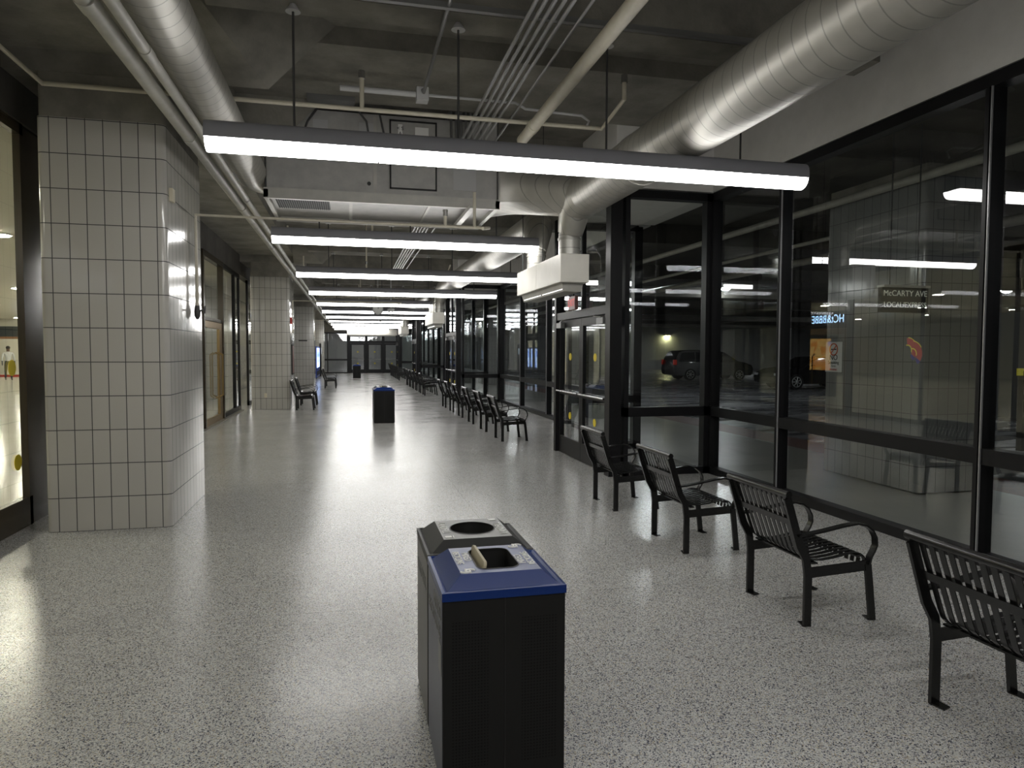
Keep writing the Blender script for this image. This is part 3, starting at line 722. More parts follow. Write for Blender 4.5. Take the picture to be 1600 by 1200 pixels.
# ------------------------------------------------------------------ litter bins
def make_bin(kind, detail=True):
    blue = kind == 'recycling'
    W, D, Hh = .452, .455, .745; hw, hd = W/2, D/2
    b = empty('recycling_bin' if blue else 'litter_bin')
    MB().box(-hw, hw, -hd, hd, .012, Hh-.028).build('body', 'bin_perf', b, smooth=False, bevel=.004)
    MB().box(-.0018, .0018, -hd-.0015, -hd+.002, .03, Hh-.03).build('door_seam', 'bin_hole', b, smooth=False)
    MB().box(-hw+.02, hw-.02, -hd+.02, hd-.02, 0, .012).build('plinth', 'bin_black', b, smooth=False)
    lm = 'bin_blue' if blue else 'bin_grey'
    e = .003; Z0, Z1, Z2 = Hh-.028, Hh+.002, Hh+.047
    ix, iy = .075, .060      # inset of the flat top
    # lid: rim, small lip, sloped sides; top plate is cut round the opening
    rim = MB(); bm_rings = []
    def rr(x, y, z): return [(-x, -y, z), (x, -y, z), (x, y, z), (-x, y, z)]
    rim.loft([rr(hw+e, hd+e, Z0), rr(hw+e, hd+e, Z1), rr(hw-.008, hd-.008, Z1+.002), rr(hw-.016, hd-.016, Z1-.004), rr(hw-ix, hd-iy, Z2)], cap=False)
    rim.build('lid', lm, b, smooth=False)
    tx, ty = hw-ix, hd-iy
    n = 32
    if blue: hole = [(x, y) for x, y in rrect(.080, .128, .040, 7)]
    else: hole = [(.100*cos(2*pi*i/n), .108*sin(2*pi*i/n)) for i in range(n)]
    n = len(hole)
    outer = []
    for (x, y) in hole:
        k = 1/max(abs(x)/tx, abs(y)/ty); outer.append((x*k, y*k))
    # snap the points nearest each corner to the corner
    for cx, cy in ((tx, ty), (-tx, ty), (-tx, -ty), (tx, -ty)):
        j = min(range(n), key=lambda q: (outer[q][0]-cx)**2+(outer[q][1]-cy)**2); outer[j] = (cx, cy)
    tp = MB(); tp.add([(x, y, Z2) for x, y in outer]+[(x, y, Z2) for x, y in hole], [(i, (i+1) % n, n+(i+1) % n, n+i) for i in range(n)])
    tp.build('top_plate', 'label_blue' if blue else 'label_grey', b, smooth=False)
    hw_ = MB(); hw_.add([(x, y, Z2) for x, y in hole]+[(x*.97, y*.97, Z2-.16) for x, y in hole], [(i, (i+1) % n, n+(i+1) % n, n+i) for i in range(n)]+[tuple(n+i for i in range(n))])
    hw_.build('opening', 'bin_hole', b)
    lip = MB(); lip.add([(x*1.04, y*1.04, Z2+.0015) for x, y in hole]+[(x*.99, y*.99, Z2+.0025) for x, y in hole]+[(x*.99, y*.99, Z2-.01) for x, y in hole], [(i, (i+1) % n, n+(i+1) % n, n+i) for i in range(n)]+[(n+i, n+(i+1) % n, 2*n+(i+1) % n, 2*n+i) for i in range(n)])
    lip.build('opening_rim', 'bin_black', b)
    if not detail: return b
    zt = Z2+.0015
    if blue:
        for s in (-1, 1):
            rd, u = (0, s, 0), (-s, 0, 0)
            textm('lettering', 'MIXED', .040, M['white'], b, (s*.100, -s*.035, zt), rd, u, .9)
            textm('lettering', 'RECYCLING', .038, M['white'], b, (s*.134, -s*.028, zt), rd, u, .80)
            c = Vector((s*.122, s*.142, zt))
            k = MB()
            for off in (0, pi):
                a0 = off+.3; pts = [(c.x+.018*cos(a0+t)+.010*cos(off), c.y+.018*sin(a0+t), zt) for t in [i*.55 for i in range(9)]]
                k.tube(pts, .0045, 6)
            k.build('recycling_symbol', 'white', b)
        fl = empty('swing_flap', (-.056, .004, Z2+.002)); fl.parent = b
        rot = radians(-78)
        fl.rotation_euler = (radians(3), rot, radians(-2))
        pr = rrect(.050, .122, .02, 5)
        MB().prism(pr, lambda a, q: (a-.028, q, -.006), lambda a, q: (a-.028, q, .006)).build('flap_board', 'flap', fl, bevel=.0015)
    else:
        for s in (-1, 1):
            textm('lettering', 'LANDFILL', .048, M['white'], b, (s*.127, -s*.028, zt), (0, s, 0), (-s, 0, 0), .92)
            c = Vector((s*.124, s*.132, zt)); k = MB()
            k.box(c.x-.016, c.x+.012, c.y-.013, c.y+.013, zt-.001, zt+.001); k.box(c.x-s*.02-.002, c.x-s*.02+.002, c.y-.016, c.y+.016, zt-.001, zt+.001)
            k.build('bin_symbol', 'white', b, smooth=False)
    # printed side panels
    for s in (-1, 1):
        MB().box(min(s*hw, s*(hw+.0015)), max(s*hw, s*(hw+.0015)), -hd+.012, hd-.012, .02, Hh-.035).build('side_print', 'label_side' if blue else 'label_side_grey', b, smooth=False)
        X = s*(hw+.0025); rd = (0, s, 0)
        if blue:
            textm('side_lettering', 'MIXED', .075, M['label_grey'], b, (X, -s*(-.09), .655), rd, (0, 0, 1))
            textm('side_lettering', 'RECYCLING', .068, M['label_grey'], b, (X, s*.0, .585), rd, (0, 0, 1))
            MB().box(min(X, X+s*.001), max(X, X+s*.001), -s*.0-.205, -.125, .44, .55).build('side_icon', 'label_grey', b, smooth=False)
        else:
            textm('side_lettering', 'LANDFILL', .075, M['label_grey'], b, (X, 0, .60), rd, (0, 0, 1))
    return b
rb = make_bin('recycling'); gb = make_bin('landfill')
bc = .313+.226
rb.location = (bc, 2.385+.2275, 0); tag(rb, 'black recycling bin with blue lid and tan flap, nearest the camera', 'bin', 'recycling bins with blue lids')
gb.location = (bc, 2.845+.2275+.012, 0); tag(gb, 'charcoal topped landfill bin with round hole behind the nearest blue lidded bin', 'bin', 'landfill bins with charcoal lids')
for (x, y, lb) in ((.74, 15.45, 'standing alone in the middle of the hall'), (.41, 41.2, 'far down the hall before the end doors')):
    copy_tree(rb, (x, y+.23, 0), 'blue lidded black recycling bin '+lb)
    copy_tree(gb, (x, y+.70, 0), 'charcoal landfill bin behind the blue lidded bin '+lb)

# ------------------------------------------------------------------ small things on columns
def small(name, mb, m, loc, label, cat, **k):
    o = mb.build(name, m, loc=loc, **k); tag(o, label, cat); return o
small('sensor_box', MB().box(-.0, .035, -.045, .045, -.06, .06), 'cream', (-1.574, 6.88, 3.0), 'small cream sensor box high on the side of the nearest column', 'sensor', bevel=.006)
fa = empty('fire_alarm', (-1.574, 19.95, 2.42), 'red fire alarm strobe on the side of the second column', 'fire alarm')
MB().box(0, .05, -.09, .09, -.09, .09).build('alarm_body', 'red', fa, bevel=.008)
MB().box(.05, .10, -.03, .06, -.05, .05).build('strobe_lens', 'white', fa, bevel=.01)
pf = empty('framed_notice', (-1.574, 20.4, 1.35), 'dark framed notice on the side of the second column', 'notice')
MB().box(0, .03, -.28, .28, -.42, .42).build('frame_border', 'black', pf, bevel=.006)
MB().box(.03, .034, -.24, .24, -.38, .38).build('notice_sheet', mat('notice_red', (.20, .09, .08), .4), pf, smooth=False)
small('wall_outlet', MB().box(-.035, .035, -.012, 0, -.06, .06), 'cream', (-2.22, 19.735, .38), 'cream outlet plate low on the front of the second column', 'outlet', bevel=.004)
small('name_plate', MB().box(-.19, .19, -.012, 0, -.025, .025), 'black', (-2.05, 32.735, 2.05), 'thin black plate on the front of the third tiled column', 'plate', bevel=.003)

# hanging clock and camera
ck = empty('hanging_clock', (1.03, 25.9, 3.12), 'round white clock hanging from the ceiling over the hall', 'clock')
MB().tube([(0, -.05, 0), (0, .05, 0)], .20, 36).build('clock_case', 'housing', ck)
MB().tube([(0, -.056, 0), (0, -.05, 0)], .18, 36).build('clock_face', mat('clock_white', (.85, .85, .83), .5), ck)
MB().box(-.004, .004, -.062, -.058, 0, .13).build('minute_hand', 'black', ck, smooth=False)
MB().hexa([(-.006, -.062, 0), (.006, -.062, 0), (.006, -.058, 0), (-.006, -.058, 0)], [(.04, -.062, .08), (.05, -.062, .08), (.05, -.058, .08), (.04, -.058, .08)]).build('hour_hand', 'black', ck, smooth=False)
tk = MB()
for i in range(12):
    a = pi*i/6; tk.tube([(.14*sin(a), -.059, .14*cos(a)), (.165*sin(a), -.059, .165*cos(a))], .005, 5)
tk.build('hour_marks', 'black', ck)
MB().tube([(0, 0, .2), (0, 0, 1.48)], .012, 8).build('hanging_rod', 'cup', ck)
cc = empty('ceiling_camera', (1.45, 25.0, 3.05), 'small white device on a stem hanging right of the clock', 'camera')
MB().tube([(0, 0, .02), (0, 0, 1.55)], .02, 10).build('stem', 'cup', cc)
MB().tube([(0, 0, .07), (0, 0, .04), (0, 0, -.03)], [.03, .12, .13], 20).tube([(-.07, 0, -.03), (-.07, 0, -.10)], .03, 10).tube([(.05, 0, -.03), (.05, 0, -.08)], .025, 10).build('camera_head', 'cup', cc)

# far header box over the end doors
hb = empty('header_box', (-.15, 48.9, 2.68), 'long cream air curtain housing over the far end doors', 'air curtain')
MB().box(0, 3.4, 0, .7, 0, .40).build('casing', 'curtain', hb, bevel=.01)
for x in (.45, 2.05, 2.9): MB().box(x, x+.25, .2, .45, .40, 1.9).build('duct_riser', 'curtain', hb, smooth=False)
MB().box(.1, 3.3, .15, .5, -.06, 0).build('outlet', 'sheet', hb, smooth=False)

# ------------------------------------------------------------------ vending machines on the left
def vend_front():
    m = mat('vending_display', (.02, .02, .03), .3); t = NT(m); v = t.coord(); x, y, z = t.xyz(v)
    fy = t.math('FRACT', t.math('DIVIDE', y, .085)); fz = t.math('FRACT', t.math('DIVIDE', z, .21))
    prod = t.math('MULTIPLY', t.math('GREATER_THAN', fy, .25), t.math('LESS_THAN', fz, .72))
    cmb = t.new('ShaderNodeCombineXYZ'); t.link(t.math('FLOOR', t.math('DIVIDE', y, .085)), cmb.inputs[0]); t.link(t.math('FLOOR', t.math('DIVIDE', z, .21)), cmb.inputs[1])
    wn = t.new('ShaderNodeTexWhiteNoise'); t.link(cmb.outputs[0], wn.inputs['Vector'])
    c = t.ramp(wn.outputs['Value'], [(0, (.05, .12, .55)), (.3, (.7, .82, 1)), (.6, (.25, .45, .9)), (.8, (.9, .95, 1))], 'CONSTANT')
    col = t.mix(prod, (.35, .5, .9), c)
    t.link(col, t.b.inputs['Emission Color']); t.b.inputs['Emission Strength'].default_value = 1.6
    return m
VD = vend_front()
def vending(y, lb):
    v = empty('vending_machine', (-1.80, y, 0), lb, 'vending machine', 'drink machines on the left')
    MB().box(-.8, 0, -.46, .46, .05, 1.85).build('cabinet', mat('vending_blue', (.01, .04, .28), .35), v, bevel=.02)
    MB().box(0, .012, -.42, .22, .62, 1.76).build('display_window', VD, v, smooth=False)
    MB().box(0, .02, .26, .42, .9, 1.5).build('coin_panel', 'black', v, smooth=False)
    MB().box(0, .02, -.38, .2, .18, .42).build('delivery_door', 'black', v, smooth=False)
    for yy in (-.4, .4): MB().box(-.75, -.05, yy-.04, yy+.04, 0, .05).build('foot', 'black', v, smooth=False)
for i, y in enumerate((40.9, 41.9, 42.9, 43.9)): vending(y, '%s blue lit drink machine from the camera along the left wall' % ORD[i])
fb = empty('notice_board', (-1.72, 45.0, 1.3), 'dark board with a small lit screen left of the far bench', 'board')
MB().box(-.1, 0, -.4, .4, -1.3, .75).build('cabinet', 'black', fb, bevel=.01)
MB().box(0, .01, -.2, .2, .1, .5).build('screen', mat('dim_screen', (.1, .1, .1), .3, emit=(.6, .7, .8), estr=.3), fb, smooth=False)

# ------------------------------------------------------------------ lobby beyond the left glass
struct('floor_lobby', MB().box(-30, -3.2, Y0, 62, -.15, 0), mottled('lobby_floor', (.50, .48, .42), (.56, .54, .48), 1, .16), smooth=False)
struct('ceiling_lobby', MB().box(-30, XL-.15, Y0, 62, 3.63, 3.75), mat('lobby_ceiling', (.62, .60, .52), .7), smooth=False)
struct('wall_lobby_end', MB().box(-30, XL-.1, 52, 52.2, 0, 3.63), mat('lobby_wall', (.60, .58, .50), .6), smooth=False)
struct('wall_lobby_left', MB().box(-30.2, -30, Y0, 62, 0, 3.63), MATS['lobby_wall'], smooth=False)
struct('wall_lobby_added', MB().box(-4.5, -4.3, 21.2, 34, 0, 3.62), tile('lobby_dim_tile', (.30, .29, .24)), smooth=False)  # tiled partition added to darken the lobby seen past the nearest column
struct('wall_lobby_back', MB().box(-30, XL-.1, Y0-.2, Y0, 0, 3.63), MATS['lobby_wall'], smooth=False)
dl = MB().tube([(0, 0, 0), (0, 0, .02)], .16, 20).build('downlight_lens', mat('downlight', (1, 1, 1), .5, emit=(1, .95, .82), estr=LOBBY*6))
rg = MB().tube([(0, 0, .0), (0, 0, .03)], .20, 20)
base = empty('downlight', (0, 0, 3.6)); dl.parent = base
rg.build('trim_ring', 'white', base, loc=(0, 0, .012))
k = 0
for yy in (2, 8, 14, 20, 26, 31, 36, 41, 46, 50):
    for xx in (-5.5, -10.5, -15.5, -20.5):
        if xx < -11 and yy < 18: continue
        o = base if k == 0 else copy_tree(base); k += 1
        o.location = (xx-.12*(yy % 5), yy, 3.595)
        tag(o, 'round recessed downlight in the lobby ceiling behind the left glass', 'downlight', 'lobby downlights')
# storefront with dark fascia and the blue sign that shows in the window reflections
sf = empty('lobby_storefront', (-21, 46, 0), 'lit lobby shop front with a dark fascia band behind the left glass', 'shop front')
MB().box(0, 9.5, 0, .3, 2.35, 2.95).build('fascia', mat('fascia_dark', (.02, .03, .035), .4), sf, smooth=False)
MB().box(0, 9.5, .02, .28, 2.22, 2.35).build('fascia_trim', mat('fascia_orange', (.35, .17, .08), .4), sf, smooth=False)
MB().box(0, .3, 0, .3, 0, 2.25).box(4.3, 4.8, 0, .3, 0, 2.25).box(9.0, 9.5, 0, .3, 0, 2.25).build('pier', mat('pier_green', (.12, .14, .11), .4), sf, smooth=False)
MB().box(.3, 9, .15, .25, 0, .12).build('base_rail', 'red', sf, smooth=False)
textm('fascia_lettering', 'transportation', .32, mat('fascia_text', (.25, .27, .27), .5), sf, (4.4, -.01, 2.65), (1, 0, 0), (0, 0, 1))
ns = empty('neon_sign', (-7.4, 22.2, 2.78), 'blue white lit lettering in the lobby, seen mirrored in the near window', 'sign')
MB().box(-.06, 0, -1.55, 1.55, -.28, .28).build('sign_back', 'black', ns, smooth=False)
textm('lettering', 'HCt&BBBE BURN', .40, mat('neon_blue', (.1, .2, .5), .4, emit=(.35, .58, 1.0), estr=9), ns, (.01, 0, 0), (0, 1, 0), (0, 0, 1), sx=.95)
for yy in (-1.4, 1.4): MB().tube([(-.03, yy, .28), (-.03, yy, .85)], .012, 8).build('hanging_rod', 'rod', ns)
op = empty('poster_case', (-7.6, 22.9, 0), 'orange lit poster case standing in the lobby under the blue sign', 'poster case')
MB().box(-.2, 0, -1.3, 1.3, 0, 2.2).build('case', 'black', op, bevel=.02)
pm = mat('poster_orange', (.4, .2, .05), .5, emit=(.9, .36, .08), estr=.8); t = NT(pm)
t.link(t.ramp(t.noise(t.coord(), 2.2, 2), [(.35, (.75, .28, .05)), (.5, (.85, .5, .15)), (.65, (.25, .15, .5))], 'CONSTANT'), t.b.inputs['Emission Color'])
MB().box(0, .01, -1.2, 1.2, .95, 2.1).build('poster', pm, op, smooth=False)

# ------------------------------------------------------------------ garage side beyond the right windows
GF = -.02
struct('floor_sidewalk', MB().box(XW+.06, 7.4, Y0-6, 64, -.17, GF), mottled('sidewalk_concrete', (.26, .26, .24), (.34, .34, .31), 1.2, .32, .1, 25), smooth=False)
bm_ = mat('brick_paving', (.20, .075, .055), .4); t = NT(bm_); bt = t.new('ShaderNodeTexBrick'); bt.inputs['Scale'].default_value = 4.5
bt.inputs['Color1'].default_value = (.20, .085, .07, 1); bt.inputs['Color2'].default_value = (.14, .06, .05, 1); bt.inputs['Mortar'].default_value = (.10, .09, .085, 1)
t.link(t.coord(), bt.inputs['Vector']); t.link(bt.outputs['Color'], t.b.inputs['Base Color'])
struct('floor_brick_strip', MB().box(7.4, 8.2, Y0-6, 64, -.17, GF), bm_, smooth=False)
rd = mat('wet_road', (.10, .10, .11), .2); t = NT(rd); v = t.coord()
t.link(t.ramp(t.noise(t.vmul(v, (.35, 1.6, 1)), .8, 5, .6), [(.35, (.07, .07, .075)), (.65, (.19, .19, .20))]), t.b.inputs['Base Color'])
t.link(t.ramp(t.noise(t.vmul(v, (.35, 1.6, 1)), 1.1, 4), [(.4, (.12,)*3), (.65, (.5,)*3)]), t.b.inputs['Roughness'])
t.link(t.bump(t.noise(t.vmul(v, (.6, 2.5, 1)), 3, 4), .25, .03), t.b.inputs['Normal'])
struct('floor_garage', MB().box(8.2, 60, Y0-6, 64, -.2, -.06), rd, smooth=False)
gc = MB(); gc.box(XW+.2, 60, Y0-6, 64, 4.1, 4.3)
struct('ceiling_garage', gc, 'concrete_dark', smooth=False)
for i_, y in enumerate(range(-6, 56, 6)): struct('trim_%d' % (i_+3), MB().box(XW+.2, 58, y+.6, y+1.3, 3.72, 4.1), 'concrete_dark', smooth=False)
wm = mottled('garage_wall', (.34, .345, .355), (.42, .425, .43), .7, .8); 
struct('wall_garage_far', MB().box(XW+.3, 60, 60, 60.3, -.2, 4.1).box(XW+.3, 60, 59.8, 60, -.2, .85), wm, smooth=False)
struct('wall_garage_right', MB().box(58, 58.3, Y0-6, 60, -.2, 4.1), wm, smooth=False)
struct('wall_garage_back', MB().box(XW+.2, 60, Y0-6.3, Y0-6, -.2, 4.1), wm, smooth=False)
oc = ['tiled column outside the near window, with a no smoking sign', 'tiled column outside on the sidewalk by the second vestibule', 'tiled column outside on the sidewalk by the third vestibule', 'farthest tiled column outside on the sidewalk']
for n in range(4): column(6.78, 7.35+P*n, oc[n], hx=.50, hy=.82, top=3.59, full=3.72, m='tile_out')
for i, (x, y) in enumerate(((17.5, 7.35), (17.5, 20.35), (26, 46))):
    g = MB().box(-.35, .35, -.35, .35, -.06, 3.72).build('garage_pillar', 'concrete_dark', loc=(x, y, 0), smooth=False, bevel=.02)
    tag(g, ['square dark concrete pillar across the road, nearest', 'square dark concrete pillar across the road by the black car', 'square concrete pillar behind the dark minivan'][i], 'pillar')
ns_ = empty('no_smoking_sign', (6.276, 7.98, 1.54), 'white no smoking sign on the outside tiled column', 'sign')
MB().box(-.006, 0, -.16, .16, -.20, .20).build('sign_plate', mat('sign_white', (.55, .55, .54), .5), ns_, bevel=.002)
rgm = MB(); rgm.tube([(-.008, .075*cos(a), .10+.075*sin(a)) for a in [2*pi*i/24 for i in range(25)]], .008, 6, cap=False)
rgm.tube([(-.008, -.053, .153), (-.008, .053, .047)], .007, 6); rgm.build('prohibition_ring', mat('sign_red', (.5, .10, .04), .5), ns_)
MB().box(-.010, -.006, -.05, .05, .093, .107).build('cigarette_mark', 'black', ns_, smooth=False)
textm('lettering', 'NO', .10, M['black'], ns_, (-.008, 0, -.01), (0, -1, 0), (0, 0, 1))
textm('lettering', 'Smoking', .062, M['black'], ns_, (-.008, 0, -.075), (0, -1, 0), (0, 0, 1))
textm('lettering', 'Area', .045, M['label_grey'], ns_, (-.008, 0, -.12), (0, -1, 0), (0, 0, 1))
textm('lettering', 'SMOKING', .035, M['red'], ns_, (-.008, 0, -.17), (0, -1, 0), (0, 0, 1))
ms = empty('street_sign', (5.93, 7.0 -.55, 2.19), 'black hanging sign reading McCARTY AVE outside the near window', 'sign')
MB().box(-.30, .30, -.03, .03, -.15, .12).build('sign_board', 'black', ms, smooth=False)
MB().tube([(-.18, 0, .12), (-.18, 0, 1.91)], .008, 6).tube([(.18, 0, .12), (.18, 0, 1.91)], .008, 6).build('hanging_rod', 'rod', ms)
MB().box(-.30, .30, -.06, .05, .12, .145).build('sign_hood', 'sheet', ms, smooth=False)
wt = mat('sign_letter', (.55, .56, .50), .5, emit=(.8, .85, .75), estr=.06)
textm('lettering', 'McCARTY AVE', .088, wt, ms, (0, -.032, .055), (1, 0, 0), (0, 0, 1))
textm('lettering', 'LOCAL/EXPRESS', .082, wt, ms, (0, -.032, -.07), (1, 0, 0), (0, 0, 1), sx=.94)
# round decal on the near window: doubled mirror image painted as two overlapping crescents
de = empty('window_decal', (XW-.004, 5.0, 1.62), 'pair of red and yellow crescents painted on the near window as a reflection', 'decal')
def cres(yc, zc, r, w, a0, a1):
    o = []; n = 14
    for i in range(n+1): a = radians(a0+(a1-a0)*i/n); o.append((yc+r*cos(a), zc+r*sin(a)))
    for i in range(n, -1, -1): a = radians(a0+(a1-a0)*i/n); o.append((yc+(r-w)*cos(a), zc+(r-w)*sin(a)))
    return o
def cm(poly, x): return MB().add([(x, a, b) for a, b in poly], [(i, i+1, len(poly)-2-i, len(poly)-1-i) for i in range(len(poly)//2-1)])
for (yc, zc) in ((.0, .0), (-.055, -.03)):
    x = 0 if yc == 0 else -.0015
    cm(cres(yc, zc, .105, .055, 85, 215), x).build('red_crescent', mat('reflection_red', (.22, .05, .04), .5), de, smooth=False)
    cm(cres(yc, zc, .050, .010, 70, 200), x-.0005).build('yellow_edge', mat('reflection_yellow', (.42, .36, .05), .5), de, smooth=False)
    cm(cres(yc, zc, .112, .007, 95, 150), x-.0005).build('outer_edge', MATS['reflection_yellow'], de, smooth=False)
    cm(cres(yc, zc, .105, .05, 216, 235), x).build('blue_tip', mat('reflection_blue', (.05, .05, .14), .5), de, smooth=False)

# garage ceiling lamps
gl0 = empty('garage_lamp', (0, 0, 3.7))
MB().tube([(0, 0, .06), (0, 0, .0)], [.18, .22], 20).build('lamp_body', 'cup', gl0)
MB().tube([(0, 0, .0), (0, 0, -.05), (0, 0, -.09)], [.2, .17, .08], 20).build('lamp_lens', mat('garage_lens', (1, 1, 1), .4, emit=(.93, .98, 1.0), estr=GARAGE), gl0)
k = 0
for (x, y) in ((9.6, 21), (9.6, 28), (14, 37), (11, 46), (14, 24), (20, 31), (21, 43), (27, 38), (22, 53), (32, 50), (34, 40), (17, 14), (13, 3), (25, 22), (40, 36), (33, 27), (10.5, 55)):
    o = gl0 if k == 0 else copy_tree(gl0); k += 1; o.location = (x, y, 4.04)
    tag(o, 'round white lamp under the garage ceiling beyond the windows', 'ceiling lamp', 'garage ceiling lamps')
wl = empty('wall_lamp', (29.0, 59.93, 3.12), 'wall lamp throwing a yellowish pool on the far garage wall', 'wall lamp')
MB().box(-.25, .25, -.28, .05, -.02, .18).build('lamp_body', 'cup', wl, bevel=.01)
MB().box(-.2, .2, -.25, -.02, -.05, -.02).build('lamp_lens', mat('sodium_lens', (1, 1, .6), .4, emit=(.95, .92, .45), estr=45), wl, smooth=False)
# overhead garage pipes
for i, (x, z, r) in enumerate(((6.2, 3.55, .05), (7.6, 3.45, .035), (9.3, 3.5, .08))):
    p = MB().tube([(0, 0, 0), (0, 60, 0)], r, 12).build('garage_pipe', 'pipe_gray', loc=(x, -2, z))
    tag(p, ['pipe closest to the windows under the garage ceiling', 'thin pipe under the garage ceiling above the brick strip', 'thickest pipe under the garage ceiling above the road'][i], 'pipe')
yr = empty('yellow_barrier', (11.0, 9.4, 0), 'yellow barrier rail across the road at the right edge', 'barrier')
MB().box(0, 5.5, -.04, .04, 1.22, 1.34).build('rail', mat('barrier_yellow', (.55, .5, .03), .5, emit=(.6, .55, .05), estr=.08), yr, smooth=False)
for x in (.1, 5.4): MB().box(x-.05, x+.05, -.05, .05, -.06, 1.3).build('post', 'black', yr, smooth=False)
kb = empty('attendant_booth', (16.5, 12.6, -.06), 'dim garage booth with pale lit panels behind the yellow rail', 'booth')
MB().box(0, 5, 0, 2.5, 0, .9).box(0, 5, 0, 2.5, 2.3, 2.7).box(0, .15, 0, 2.5, .9, 2.3).box(2.2, 2.35, 0, .15, .9, 2.3).box(4.85, 5, 0, 2.5, .9, 2.3).build('booth_shell', mat('booth_dark', (.05, .055, .06), .5), kb, smooth=False)
MB().box(.5, 1.2, .3, .34, 1.3, 2.1).box(2.8, 3.6, .3, .34, 1.3, 2.1).build('lit_panel', mat('booth_panel', (.3, .35, .4), .5, emit=(.7, .8, 1), estr=.5), kb, smooth=False)

# ------------------------------------------------------------------ cars
def wheel(parent, x, y, side, r=.34):
    w_ = empty('wheel', (x, y, r)); w_.parent = parent
    MB().tube([(0, -.11, 0), (0, .11, 0)], r, 28).build('tyre', mat('tyre', (.01, .01, .01), .8), w_)
    k = MB(); s = side
    k.tube([(r*.66*cos(a), s*.115, r*.66*sin(a)) for a in [2*pi*i/24 for i in range(25)]], .018, 6, cap=False)
    for i in range(7):
        a = 2*pi*i/7; k.tube([(0, s*.118, 0), (r*.64*cos(a), s*.116, r*.64*sin(a))], .022, 5)
    k.tube([(0, s*.1, 0), (0, s*.13, 0)], .05, 10)
    k.build('rim', mat('alloy', (.6, .6, .6), .3, .6), w_)
def car(name, loc, rz, prof, belt, glassp, wb, col, label, W=1.85, tail=None, head=None):
    c = empty(name, loc, label, 'car', rz=rz); hw = W/2
    m = mat(name+'_paint', col, .25, .0, .3, coat=.15)
    # body: side profile swept across with tumblehome above the belt line
    n = len(prof); rings = []
    for f_, ins in ((-1, .05), (-.94, 0), (.94, 0), (1, .05)):
        ring = []
        for (x, z) in prof:
            k = 1.0 if z <= belt else 1-.20*(z-belt)/.75
            cx = x*(1-ins*.25) if True else x
            ring.append((cx, f_*hw*k, z if z < belt else z-ins*.4))
        rings.append(ring)
    MB().loft(rings).build('body', m, c)
    for s in (-1, 1):
        for gp in glassp:
            g = MB(); g.prism(gp, lambda x, z: (x, s*(hw*(1-.20*max(z-belt, 0)/.75)+.004), z), lambda x, z: (x, s*(hw*(1-.20*max(z-belt, 0)/.75)-.02), z))
            g.build('side_window', mat('car_glass', (.02, .022, .025), .05, 0, .8), c, smooth=False)
        for x in wb: wheel(c, x, s*(hw-.10), s)
        MB().box(wb[1]-.75 if tail else wb[1]-.85, wb[1]-.55, min(s*hw, s*(hw+.14)), max(s*hw, s*(hw+.14)), belt+.02, belt+.15).build('mirror', m, c, bevel=.02)
        if tail: MB().box(*tail[:2], min(s*(hw-.16), s*(hw+.004)), max(s*(hw-.16), s*(hw+.004)), *tail[2:]).build('tail_light', mat('tail_red', (.35, .03, .02), .3, emit=(1, .05, .02), estr=.03), c, bevel=.02)
        if head: MB().box(*head[:2], min(s*(hw-.30), s*(hw-.03)), max(s*(hw-.30), s*(hw-.03)), *head[2:]).build('head_light', mat('lamp_clear', (.6, .6, .62), .1, .3), c, bevel=.02)
    return c
van = [(-2.45,.35),(-2.50,.62),(-2.44,1.02),(-2.32,1.35),(-2.12,1.64),(-1.9,1.74),(-.8,1.78),(.3,1.75),(.75,1.64),(1.55,1.13),(2.05,1.03),(2.42,.88),(2.52,.66),(2.50,.40),(2.35,.28),(-2.3,.28)]
car('minivan', (20.9, 37.8, -.06), radians(-4), van, 1.02,
    [[(-2.1,1.10),(-1.98,1.50),(-1.9,1.60),(-1.15,1.64),(-1.15,1.08)], [(-1.08,1.08),(-1.08,1.64),(-.15,1.65),(-.15,1.06)], [(-.08,1.06),(-.08,1.65),(.35,1.60),(.68,1.52),(1.28,1.12),(1.25,1.06)]],
    (-1.45, 1.62), (.008, .009, .012), 'dark minivan parked across the garage road, seen through the windows', W=1.95, tail=(-2.47, -2.28, .9, 1.2), head=(2.15, 2.49, .72, .88))
sed = [(-2.35,.35),(-2.42,.6),(-2.38,.95),(-2.2,1.06),(-1.75,1.10),(-1.05,1.42),(-.4,1.48),(.3,1.44),(1.15,1.0),(1.9,.90),(2.3,.74),(2.42,.55),(2.38,.33),(2.2,.25),(-2.2,.25)]
car('sedan', (20.75, 27.9, -.06), radians(180), sed, .96,
    [[(-1.55,1.04),(-.98,1.36),(-.45,1.41),(-.3,1.41),(-.3,.99)], [(-.24,.99),(-.24,1.41),(.28,1.37),(.95,1.0)]],
    (-1.4, 1.42), (.006, .006, .007), 'black sedan half hidden by the outside tiled column', W=1.85, head=(2.0, 2.38, .6, .72))

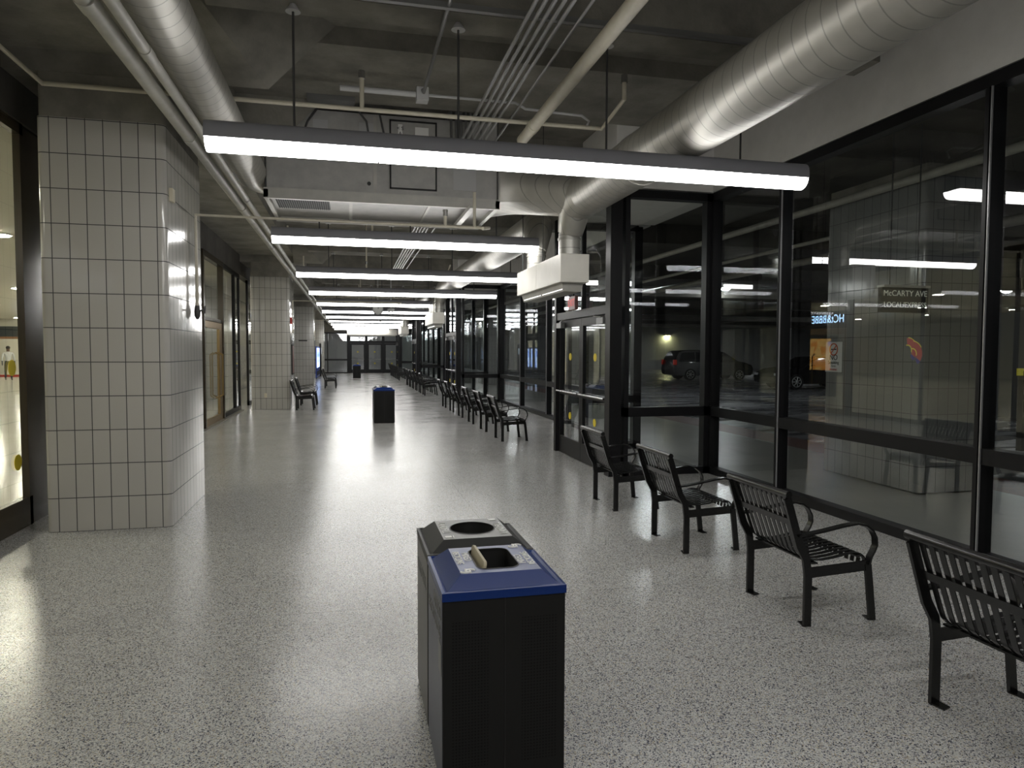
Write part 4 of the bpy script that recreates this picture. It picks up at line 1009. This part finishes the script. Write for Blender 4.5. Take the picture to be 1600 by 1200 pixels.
# ------------------------------------------------------------------ person in the lobby
def person(loc, rz):
    p = empty('person', loc, 'person walking in the lobby in a white shirt and dark trousers', 'person', rz=rz)
    me = bpy.data.meshes.new('body'); V = []; E = []; Rr = []
    def add(pt, r, par=None):
        V.append(pt); Rr.append(r)
        if par is not None: E.append((par, len(V)-1))
        return len(V)-1
    pel = add((0, 0, .95), (.15, .11)); w1 = add((0, 0, 1.12), (.15, .105), pel); ch = add((.01, 0, 1.34), (.17, .115), w1)
    nk = add((.02, 0, 1.49), (.06, .06), ch); hd = add((.04, 0, 1.60), (.085, .085), nk); ht = add((.045, 0, 1.70), (.085, .08), hd)
    for s in (-1, 1):
        sh = add((0, s*.20, 1.42), (.055, .055), ch); el = add((s*-.10, s*.27, 1.15), (.042, .042), sh); wr = add((s*-.04+.08, s*.27, .93), (.03, .03), el)
        hn = add((s*-.03+.10, s*.27, .84), (.035, .022), wr)
        for q in range(4): add((s*-.03+.075+.022*q, s*.27, .765-.008*(1-abs(q-1.5))), (.009, .009), hn)
        add((s*-.03+.145, s*.26, .81), (.010, .010), hn)
        hp = add((0, s*.095, .90), (.095, .09), pel); kn = add((s*.16, s*.10, .50), (.062, .06), hp); an = add((s*.24-.06, s*.10, .09), (.042, .042), kn)
        add((s*.24+.10, s*.11, .035), (.035, .03), an)
    me.from_pydata(V, E, []); o = bpy.data.objects.new('body', me); C.objects.link(o)
    md = o.modifiers.new('skin', 'SKIN')
    lay = me.skin_vertices[0].data if me.skin_vertices else None
    if lay is None:
        bm = bmesh.new(); bm.from_mesh(me); bm.verts.layers.skin.verify(); bm.to_mesh(me); bm.free(); lay = me.skin_vertices[0].data
    for i, r in enumerate(Rr): lay[i].radius = r
    lay[0].use_root = True
    o.modifiers.new('sub', 'SUBSURF').levels = 1
    o.modifiers['sub'].render_levels = 1
    m = mat('person_body', (.12, .07, .05), .6); t = NT(m); z = t.xyz(t.coord())[2]
    t.link(t.ramp(t.math('DIVIDE', z, 1.8), [(0, (.02, .02, .02)), (.05, (.03, .035, .05)), (.555, (.55, .56, .58)), (.825, (.14, .08, .055))], 'CONSTANT'), t.b.inputs['Base Color'])
    me.materials.append(m); o.parent = p
    hr = MB(); hr.tube([(.03, 0, 1.62), (.02, 0, 1.68), (.03, 0, 1.74), (.04, 0, 1.78)], [.075, .095, .09, .04], 14); hr.build('hair', 'black', p)
    fc = MB(); fc.tube([(.13, 0, 1.645), (.155, 0, 1.625)], [.008, .014], 6); fc.build('nose', MATS['person_body'], p)
    return p
person((-17.36, 41.2, 0), radians(-60))
